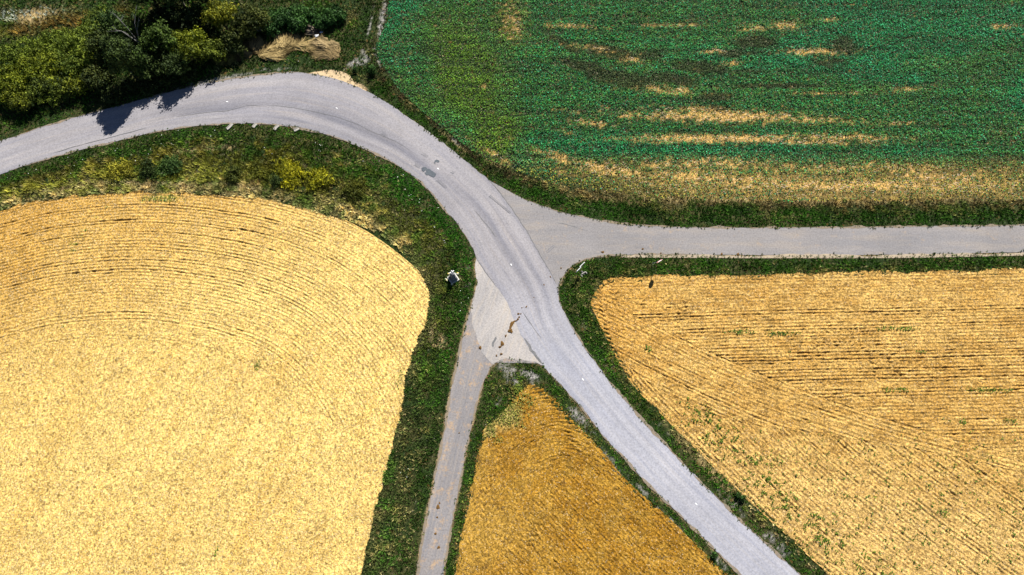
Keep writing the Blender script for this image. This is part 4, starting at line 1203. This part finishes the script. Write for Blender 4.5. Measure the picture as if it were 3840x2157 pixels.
# tall trees at and beyond the top edge whose shade fills the black gap
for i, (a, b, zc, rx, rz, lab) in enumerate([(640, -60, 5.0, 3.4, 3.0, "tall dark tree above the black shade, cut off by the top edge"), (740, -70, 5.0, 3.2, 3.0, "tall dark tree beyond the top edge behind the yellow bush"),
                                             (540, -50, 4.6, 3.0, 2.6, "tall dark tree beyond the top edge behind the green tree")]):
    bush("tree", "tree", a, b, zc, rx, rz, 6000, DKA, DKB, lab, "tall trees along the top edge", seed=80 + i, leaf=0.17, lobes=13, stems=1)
GV = "small bushes in the verge inside the bend"
VB = [
    (1085, 650, 0.45, 2.6, 0.5, 5200, (0.09, 0.11, 0.008), (0.42, 0.38, 0.012), "yellow flowering bush in the middle of the inner verge"),
    (1195, 668, 0.4, 2.1, 0.45, 3600, (0.08, 0.1, 0.008), (0.34, 0.32, 0.012), "smaller yellow bush right of the big yellow flowering bush"),
    (545, 640, 0.45, 1.7, 0.5, 3000, DKA, DKB, "dark green bush at the left of the inner verge"),
    (640, 632, 0.45, 2.2, 0.5, 3800, GRA, (0.06, 0.1, 0.02), "mid green bush right of the dark bush in the inner verge"),
    (872, 655, 0.5, 1.2, 0.6, 1800, DKA, (0.1, 0.11, 0.015), "small round bush with a black shadow in the inner verge"),
    (1040, 680, 0.5, 0.9, 0.6, 1200, DKA, DKB, "small dark bush just below the yellow flowering bush"),
    (450, 635, 0.35, 2.0, 0.4, 3000, (0.12, 0.12, 0.014), (0.36, 0.33, 0.03), "yellowish low bush at the left end of the inner verge bushes"),
    (960, 640, 0.35, 1.6, 0.4, 2200, (0.06, 0.075, 0.01), (0.16, 0.16, 0.015), "low olive bush between the round bush and the yellow flowering bush"),
    (1330, 700, 0.35, 2.0, 0.4, 2800, (0.04, 0.06, 0.008), (0.11, 0.11, 0.012), "low olive bush at the right end of the inner verge bushes"),
]
for i, (a, b, zc, rx, rz, n, c1, c2, lab) in enumerate(VB):
    bush("bush", "bush", a, b, zc, rx, rz, n, c1, c2, lab, GV, seed=90 + i, leaf=0.09, lobes=9)
for i, (a, b, zc, rx, lab) in enumerate([(2786, 1868, 0.3, 0.36, "round dark bush by the lower main road, right one of two"), (2769, 1859, 0.25, 0.28, "round dark bush by the lower main road, left one of two"),
                                         (2677, 2082, 0.3, 0.45, "dark bush in the left verge of the main road near the bottom"),
                                         (1330, 262, 0.3, 0.45, "dark bush at the corner of the field track and the bend"), (1395, 262, 0.5, 1.0, "dark green bush between field track and crop")]):
    bush("bush", "bush", a, b, zc, rx, rx * 0.8, 420 if rx < 0.6 else 1300, DKA, GRB, lab, None, seed=110 + i, leaf=0.07, lobes=6, stems=3)

# bare grey branches
e = empty("dead_tree", (*W(540, 185), 0.0), "bare grey dead branches standing among the dark trees", "dead tree")
r = random.Random(5)
parts = []
for k in range(6):
    a = r.uniform(0.4, 3.6); ln = r.uniform(1.6, 3.4)
    p0 = Vector((0, 0, 1.2)); p1 = Vector((math.cos(a) * ln * 0.4, math.sin(a) * ln * 0.4, 3.2 + r.random())); p2 = Vector((math.cos(a) * ln, math.sin(a) * ln, 4.4 + r.random()))
    parts.append(tube([p0, p1, p2], [0.06, 0.045, 0.015], 5))
    for j in range(2):
        q = p1.lerp(p2, 0.3 + 0.4 * j); parts.append(tube([q, q + Vector((r.uniform(-.7, .7), r.uniform(-.2, .9), .4))], [0.03, 0.01], 4))
M_GREY = plain_mat("weathered_wood", (0.24, 0.235, 0.22), (0.16, 0.155, 0.145), 8.0, 0.9, 0.4)
v, f = joined(parts)
mesh_obj("branches", v, f, M_GREY, parent=e)
v, f = tube([(0, 0, -0.1), (0.05, 0, 1.3)], [0.09, 0.07])
mesh_obj("trunk", v, f, M_GREY, parent=e)


# dry bent grass clumps
def tussock(px, py, rx, ry, n, ang, label, ca=(0.12, 0.085, 0.03), cb=(0.4, 0.3, 0.13), h=0.7, seed=0):
    r = np.random.RandomState(300 + seed)
    b = W(px, py, h * 0.5)
    a = r.rand(n) * 2 * np.pi; q = np.sqrt(r.rand(n))
    x = np.cos(a) * q * rx; y = np.sin(a) * q * ry
    lumpy = fbm(x * 0.9 + seed * 5, y * 0.9, 1, 3)
    k = r.rand(n) < sstep(0.3, 0.55, lumpy + 0.25 * (1 - q))
    x, y, q, lumpy = x[k], y[k], q[k], lumpy[k]; n = len(x)
    z = h * (1 - 0.7 * q * q) * (0.1 + 0.9 * r.rand(n) ** 0.7) * (0.1 + 1.9 * np.clip(lumpy - 0.15, 0, 1))
    az = ang + r.randn(n) * 0.2 + 4.0 * (fbm(x * 0.5 + seed * 3, y * 0.5, 2) - 0.5)
    ln = 0.7 + 1.1 * r.rand(n)
    tip = np.column_stack([np.cos(az), np.sin(az), -0.3 + 0.45 * r.rand(n)]) * ln[:, None]
    wd = np.column_stack([-np.sin(az), np.cos(az), 0 * az]) * 0.06
    xa = x * math.cos(ang) + y * math.sin(ang); ya = -x * math.sin(ang) + y * math.cos(ang)
    c = mix(ca, cb, np.clip(3.0 * (fbm(ya * 2.6 + seed, xa * 0.6, 4, 3) - 0.38) + 0.4 * (r.rand(n) - 0.5), 0, 1))
    o = blades("dry_grass_clump", np.column_stack([x, y, z]), tip, wd, c, M_GRASS)
    o.location = (b[0], b[1], 0.0)
    return tag(o, label, "dry grass", "bent dry grass clumps by the bend")


B1_, B2_ = (0.1, 0.07, 0.026), (0.36, 0.26, 0.11)
for i, (a, b, rx, ry, n, an, ca, cb, lab) in enumerate([
    (1075, 165, 2.2, 1.3, 1900, 0.9, None, None, "pale straw clump left of the white plastic bag"),
    (1150, 168, 2.4, 1.0, 1900, 0.3, None, None, "long combed straw clump just below the white plastic bag"),
    (1225, 165, 1.8, 1.3, 1500, 2.9, (0.12, 0.09, 0.04), (0.4, 0.3, 0.15), "grey straw clump right of the white plastic bag"),
    (1240, 200, 1.5, 1.1, 1300, 2.4, (0.06, 0.045, 0.02), (0.25, 0.18, 0.08), "brown grass clump at the right end nearest the field track"),
    (1015, 200, 1.9, 1.2, 1600, 0.8, None, None, "straw clump in the middle of the dry grass row"),
    (955, 180, 1.8, 1.0, 1400, 2.4, B1_, B2_, "brownish straw clump below the dark olive bush"),
    (895, 200, 2.0, 1.3, 1600, 2.3, B1_, B2_, "broad brown grass clump left of the straw clumps"),
    (835, 220, 1.8, 1.1, 1300, 2.2, (0.09, 0.075, 0.02), (0.27, 0.23, 0.06), "olive brown grass clump at the left end beside the deep shade"),
    (1180, 112, 1.1, 0.9, 800, 2.3, (0.07, 0.055, 0.04), (0.22, 0.18, 0.13), "small grey brown grass clump above the plastic bag"),
]):
    tussock(a, b, rx, ry, n, an, lab, *( (ca, cb) if ca else ()), seed=i)


# ------------------------------------------------------------------ small built things
def boxv(x0, x1, y0, y1, z0, z1):
    v = [(x0, y0, z0), (x1, y0, z0), (x1, y1, z0), (x0, y1, z0), (x0, y0, z1), (x1, y0, z1), (x1, y1, z1), (x0, y1, z1)]
    return v, [[3, 2, 1, 0], [4, 5, 6, 7], [0, 1, 5, 4], [1, 2, 6, 5], [2, 3, 7, 6], [3, 0, 4, 7]]


def frust(h0, h1, z0, z1, cx=0.0, cy=0.0):
    v = [(-h0, -h0, z0), (h0, -h0, z0), (h0, h0, z0), (-h0, h0, z0), (-h1 + cx, -h1 + cy, z1), (h1 + cx, -h1 + cy, z1), (h1 + cx, h1 + cy, z1), (-h1 + cx, h1 + cy, z1)]
    return v, [[3, 2, 1, 0], [4, 5, 6, 7], [0, 1, 5, 4], [1, 2, 6, 5], [2, 3, 7, 6], [3, 0, 4, 7]]


def bev(o, w=0.02):
    m = o.modifiers.new("bevel", 'BEVEL'); m.width = w; m.segments = 2
    return o


# wayside cross on a stepped stone base
b = W(1700, 1046)
e = empty("wayside_cross", (b[0], b[1], 0.0), "small stone wayside cross on a stepped base in the verge", "monument", rz=math.radians(32))
bev(mesh_obj("plinth", *frust(0.6, 0.58, -0.1, 0.22), M_STONE, parent=e))
bev(mesh_obj("step", *frust(0.45, 0.43, 0.222, 0.5), M_SHADEST, parent=e))
bev(mesh_obj("step", *frust(0.36, 0.34, 0.502, 0.8), M_SHADEST, parent=e))
bev(mesh_obj("pedestal", *frust(0.27, 0.2, 0.802, 1.6), M_SHADEST, parent=e))
bev(mesh_obj("capstone", *frust(0.24, 0.16, 1.602, 1.72), M_SHADEST, parent=e))
v, f = joined([boxv(-0.05, 0.05, -0.05, 0.05, 1.72, 2.7), boxv(-0.3, -0.051, -0.045, 0.045, 2.25, 2.36), boxv(0.051, 0.3, -0.045, 0.045, 2.25, 2.36)])
mesh_obj("cross", v, f, M_WHITE, parent=e)
for k, (a, s) in enumerate([(0.9, 1), (2.3, 1), (3.4, 1), (4.6, 1)]):
    p = empty("flower_pot", (b[0] + math.cos(a) * 0.85, b[1] + math.sin(a) * 0.8, 0.0),
              ["white flower pot at the upper right of the wayside cross", "white flower pot at the upper left of the wayside cross", "white flower pot at the lower left of the wayside cross", "white flower pot in the shade of the wayside cross"][k], "flower pot", "flower pots round the wayside cross")
    v, f = tube([(0, 0, -0.02), (0, 0, 0.1), (0, 0, 0.24)], [0.06, 0.075, 0.09], 10)
    mesh_obj("pot", v, f, M_WHITE, parent=p)
    r = np.random.RandomState(k); n = 40
    P = r.randn(n, 3) * 0.06 + np.array([0, 0, 0.3])
    fl = rand_leaf(P, np.full(n, 0.05), mix((0.75, 0.6, 0.06), (0.7, 0.7, 0.65), (r.rand(n) < 0.6) * 1.0), "flowers", M_LEAF, p, r=r)
    fl['kind'] = 'stuff'

# round prohibition sign, leaning back
b = W(2446, 988)
lean = 0.36
ax = Vector((0.6, -0.8, 0)).normalized()
e = empty("road_sign", (b[0], b[1], 0.0), "round white road sign with red rim on a leaning pole", "road sign")
up_ = (Vector((0, 0, 1)) * math.cos(lean) + ax * math.sin(lean)).normalized()
nrm_ = (-ax * math.cos(lean) + Vector((0, 0, 1)) * math.sin(lean)).normalized()
rt_ = up_.cross(nrm_).normalized()
v, f = tube([-up_ * 0.2, up_ * 1.2, up_ * 2.55], [0.032] * 3, 10)
mesh_obj("pole", v, f, M_STEEL, parent=e)


def disc(c, r0, r1, th, n=28):
    v = []; f = []
    for k in range(n):
        t = 2 * math.pi * k / n
        d = rt_ * math.cos(t) + up_ * math.sin(t)
        v += [c + d * r1, c + d * r1 - nrm_ * th, c + d * r0, c + d * r0 - nrm_ * th]
    for k in range(n):
        a = 4 * k; b_ = 4 * ((k + 1) % n)
        f += [[a, a + 1, b_ + 1, b_], [a + 2, a, b_, b_ + 2], [a + 1, a + 3, b_ + 3, b_ + 1]]
        if r0 > 0: f += [[a + 3, a + 2, b_ + 2, b_ + 3]]
    return [tuple(q) for q in v], f


cs = up_ * 2.25 + nrm_ * 0.06
v, f = disc(cs, 0.0, 0.40, 0.02); mesh_obj("sign_plate", v, f, M_WHITE, parent=e)
v, f = disc(cs + nrm_ * 0.006, 0.27, 0.37, 0.004); mesh_obj("red_ring", v, f, M_RED, parent=e)
v, f = tube([up_ * 2.1 + rt_ * -0.12 + nrm_ * 0.02, up_ * 2.1 + rt_ * 0.12 + nrm_ * 0.02], [0.02, 0.02], 6); mesh_obj("bracket", v, f, M_STEEL, parent=e)
v, f = tube([up_ * 2.4 + rt_ * -0.12 + nrm_ * 0.02, up_ * 2.4 + rt_ * 0.12 + nrm_ * 0.02], [0.02, 0.02], 6); mesh_obj("bracket", v, f, M_STEEL, parent=e)

# finger signs
b = W(2172, 1020)
e = empty("direction_sign", (b[0], b[1], 0.0), "signpost with two white direction arms at the road corner", "signpost", rz=math.radians(46))
v, f = tube([(0, 0, -0.2), (0, 0, 0.9), (0, 0, 1.75)], [0.035] * 3, 10); mesh_obj("post", v, f, M_STEEL, parent=e)


def arm(s, z0, y0):
    pts = [(-0.06 * s, z0), (0.74 * s, z0), (0.9 * s, z0 + 0.16), (0.74 * s, z0 + 0.32), (-0.06 * s, z0 + 0.32)]
    v = [(x, y0, z) for x, z in pts] + [(x, y0 + 0.05, z) for x, z in pts]
    f = [[0, 1, 2, 3, 4], [9, 8, 7, 6, 5]] + [[i, i + 5, (i + 1) % 5 + 5, (i + 1) % 5] for i in range(5)]
    return v, f


v, f = arm(1, 1.36, 0.04); mesh_obj("sign_arm", v, f, M_WHITE, parent=e)
v, f = arm(-1, 1.36, -0.09); mesh_obj("sign_arm", v, f, M_WHITE, parent=e)

# culvert headwall
b = W(2187, 1027)
e = empty("culvert_headwall", (b[0], b[1], 0.0), "small pale concrete culvert headwall with a dark pipe mouth beside the signpost", "culvert", rz=math.radians(35))
bev(mesh_obj("headwall", *boxv(-0.3, 0.3, -0.06, 0.06, -0.3, 0.3), M_CONC, parent=e), 0.03)
bev(mesh_obj("wing_wall", *boxv(-0.42, -0.302, -0.3, 0.05, -0.3, 0.2), M_CONC, parent=e), 0.02)
bev(mesh_obj("wing_wall", *boxv(0.302, 0.42, -0.3, 0.05, -0.3, 0.2), M_CONC, parent=e), 0.02)
v, f = tube([(0, -0.2, 0.06), (0, 0.4, 0.06)], [0.14, 0.14], 12); mesh_obj("pipe", v, f, M_IRON, parent=e)


# lumps
def lump(name, px, py, rx, ry, h, mat, label, cat, group=None, rot=0.0, seed=0, z=0.03):
    r = random.Random(seed)
    nu, nv = 10, 5
    v = []; f = []
    ph = r.random() * 10
    for j in range(nv + 1):
        t = j / nv * math.pi / 2
        for i in range(nu):
            a = 2 * math.pi * i / nu
            k = 1 + 0.35 * math.sin(3 * a + ph) * 0.6 + r.uniform(-0.22, 0.22)
            v.append((math.cos(a) * rx * 1.2 * math.cos(t) * k, math.sin(a) * ry * 1.2 * math.cos(t) * k, h * math.sin(t) * (1 + r.uniform(-0.25, 0.25))))
    for j in range(nv):
        for i in range(nu):
            f.append([j * nu + i, j * nu + (i + 1) % nu, (j + 1) * nu + (i + 1) % nu, (j + 1) * nu + i])
    f.append([nv * nu + i for i in range(nu)])
    b = W(px, py)
    o = mesh_obj(name, v, f, mat, loc=(b[0], b[1], z))
    o.rotation_euler = (0, 0, rot)
    return tag(o, label, cat, group)


GM = "mud clods dropped at the junction"
for i, (a, b_, rx, ry, rot, lab) in enumerate([
    (1919, 1217, 0.16, 0.5, -0.45, "large long dark mud clod in the centre of the junction"),
    (1914, 1241, 0.24, 0.24, 0.2, "lighter mud clod touching the foot of the large dark clod"),
    (1897, 1260, 0.08, 0.14, -0.4, "small mud clod just below left of the large clod"),
    (1883, 1289, 0.17, 0.24, 0.1, "mud clod above the tip of the triangular verge"),
    (1876, 1301, 0.2, 0.1, 0.5, "flat mud clod joining the lower trail toward the verge tip"),
    (1880, 1328, 0.13, 0.11, 0.4, "mud clod closest to the tip of the triangular verge"),
    (1862, 1334, 0.08, 0.1, 0.0, "small mud clod left of the tip of the triangular verge"),
    (1801, 1304, 0.13, 0.16, 0.2, "reddish mud clod where apron and farm road meet"),
    (1944, 1178, 0.12, 0.11, 0.0, "mud clod above the large dark clod on the main road"),
    (1953, 1178, 0.07, 0.07, 0.0, "tiny mud clod right of the uppermost trail clod"),
    (1947, 1190, 0.09, 0.1, 0.0, "mud clod second from the top of the trail"),
    (1942, 1198, 0.1, 0.13, -0.4, "mud clod third from the top of the trail"),
    (1935, 1204, 0.16, 0.06, 0.3, "thin mud clod right above the large dark clod"),
    (1974, 1151, 0.07, 0.15, -0.6, "mud clod farthest up the main road lane"),
    (1957, 1155, 0.06, 0.06, 0.0, "mud crumb left of the farthest clod"),
]):
    lump("mud_clod", a, b_, rx, ry, 0.05 + 0.25 * min(rx, ry), M_MUD, lab, "mud clod", GM, rot, 10 + i, z=0.05)
GL = "mud clods along the side road"
for i, (a, b_, rx, lab) in enumerate([(2260, 946, 0.16, "mud clod near the start of the side road's lower edge"), (2410, 934, 0.12, "mud clod on the side road above the round sign's left"),
                                      (2478, 950, 0.1, "mud clod on the shoulder above the round sign"), (2706, 953, 0.15, "mud clod pair on the shoulder right of the round sign"),
                                      (2767, 954, 0.16, "mud clod beside the pale broken shoulder"), (2104, 1006, 0.1, "mud clod at the corner left of the signpost"), (2064, 1039, 0.1, "mud clod on the seam of main road and side road"), (2040, 1069, 0.1, "mud clod on the main road below the seam"), (2002, 1117, 0.08, "mud clod in the middle of the main road")]):
    lump("mud_clod", a, b_, rx, rx * 0.7, 0.05, M_MUD, lab, "mud clod", GL, 0.3 * i, 50 + i, z=0.045)
GF = "mud clods on the farm road"
for i, (a, b_, rx, lab) in enumerate([(1643, 1902, 0.17, "largest mud clod on the farm road"), (1648, 1887, 0.08, "mud crumb just above the largest farm road clod"), (1640, 1940, 0.08, "mud clod below the largest farm road clod"),
                                      (1633, 2002, 0.1, "mud clod on the farm road near the bottom edge"), (1645, 2053, 0.11, "mud clod on the farm road lowest of all"), (1722, 1624, 0.06, "mud crumb on the upper farm road")]):
    lump("mud_clod", a, b_, rx, rx * 1.2, 0.04, M_MUD, lab, "mud clod", GF, 0.5 * i, 70 + i, z=0.03)

GS = "white studs down the middle of the main road"
for i, (a, b_, ang, lab) in enumerate([(852, 383, 0.0, "white road stud nearest the tree shadow on the bend"), (1263, 407, -0.35, "white road stud near the top of the bend"), (1643, 634, -0.85, "white road stud beside the dark tar patches"),
                                       (1917, 994, -1.0, "white road stud above the middle of the junction"), (2186, 1424, -0.9, "white road stud below the junction beside the wedge tip"), (2610, 1891, -0.8, "white road stud lowest on the main road")]):
    v, f = frust(0.13, 0.09, 0.0, 0.035)
    v = [(x * 1.15, y * 0.55, z) for x, y, z in v]
    w = W(a, b_)
    o = mesh_obj("road_stud", v, f, M_WHITE, loc=(w[0], w[1], 0.06)); o.rotation_euler = (0, 0, ang)
    tag(o, lab, "road stud", GS)

GD = "drain cuts through the inner verge"
for i, (a, lab) in enumerate([([(873, 466), (866, 474), (858, 482), (852, 486)], "drain cut farthest left of four at the inner road edge"), ([(963, 466), (956, 473), (951, 480)], "second drain cut from the left at the inner road edge"),
                              ([(1046, 472), (1037, 480), (1030, 489)], "third drain cut from the left at the inner road edge"), ([(1122, 483), (1113, 488), (1104, 492)], "fourth and rightmost drain cut at the inner road edge")]):
    p = W(*sm(a, 3).T); t = np.gradient(p, axis=0); t /= np.linalg.norm(t, axis=1, keepdims=True); nr = np.column_stack([-t[:, 1], t[:, 0]])
    w = 0.17
    prof = [(-w - 0.06, 0.0), (-w - 0.05, 0.14), (-w, 0.14), (-w * 0.6, 0.07), (w * 0.6, 0.07), (w, 0.14), (w + 0.05, 0.14), (w + 0.06, 0.0)]
    V = []; Fc = []
    for k in range(len(p)):
        for o_, z_ in prof: V.append((*(p[k] + nr[k] * o_), z_ + 0.06))
    for k in range(len(p) - 1):
        for j in range(len(prof) - 1):
            Fc.append([k * 8 + j, (k + 1) * 8 + j, (k + 1) * 8 + j + 1, k * 8 + j + 1])
    o = mesh_obj("drain_channel", V, Fc, M_CONC)
    tag(o, "pale concrete " + lab, "drain", GD)

lump("plastic_bag", 1193, 149, 0.26, 0.17, 0.2, M_PLASTIC, "crumpled white plastic bag lying on the dry grass", "plastic bag", None, 0.3, 91, z=0.75)
lump("litter_scrap", 1204, 127, 0.08, 0.13, 0.06, M_BLUEP, "bluish plastic scrap, left one above the plastic bag", "litter", "plastic scraps by the brambles", 0.3, 92, z=0.3)
lump("litter_scrap", 1209, 126, 0.09, 0.1, 0.06, M_BLUEP, "bluish plastic scrap, right one above the plastic bag", "litter", "plastic scraps by the brambles", 0.3, 93, z=0.3)
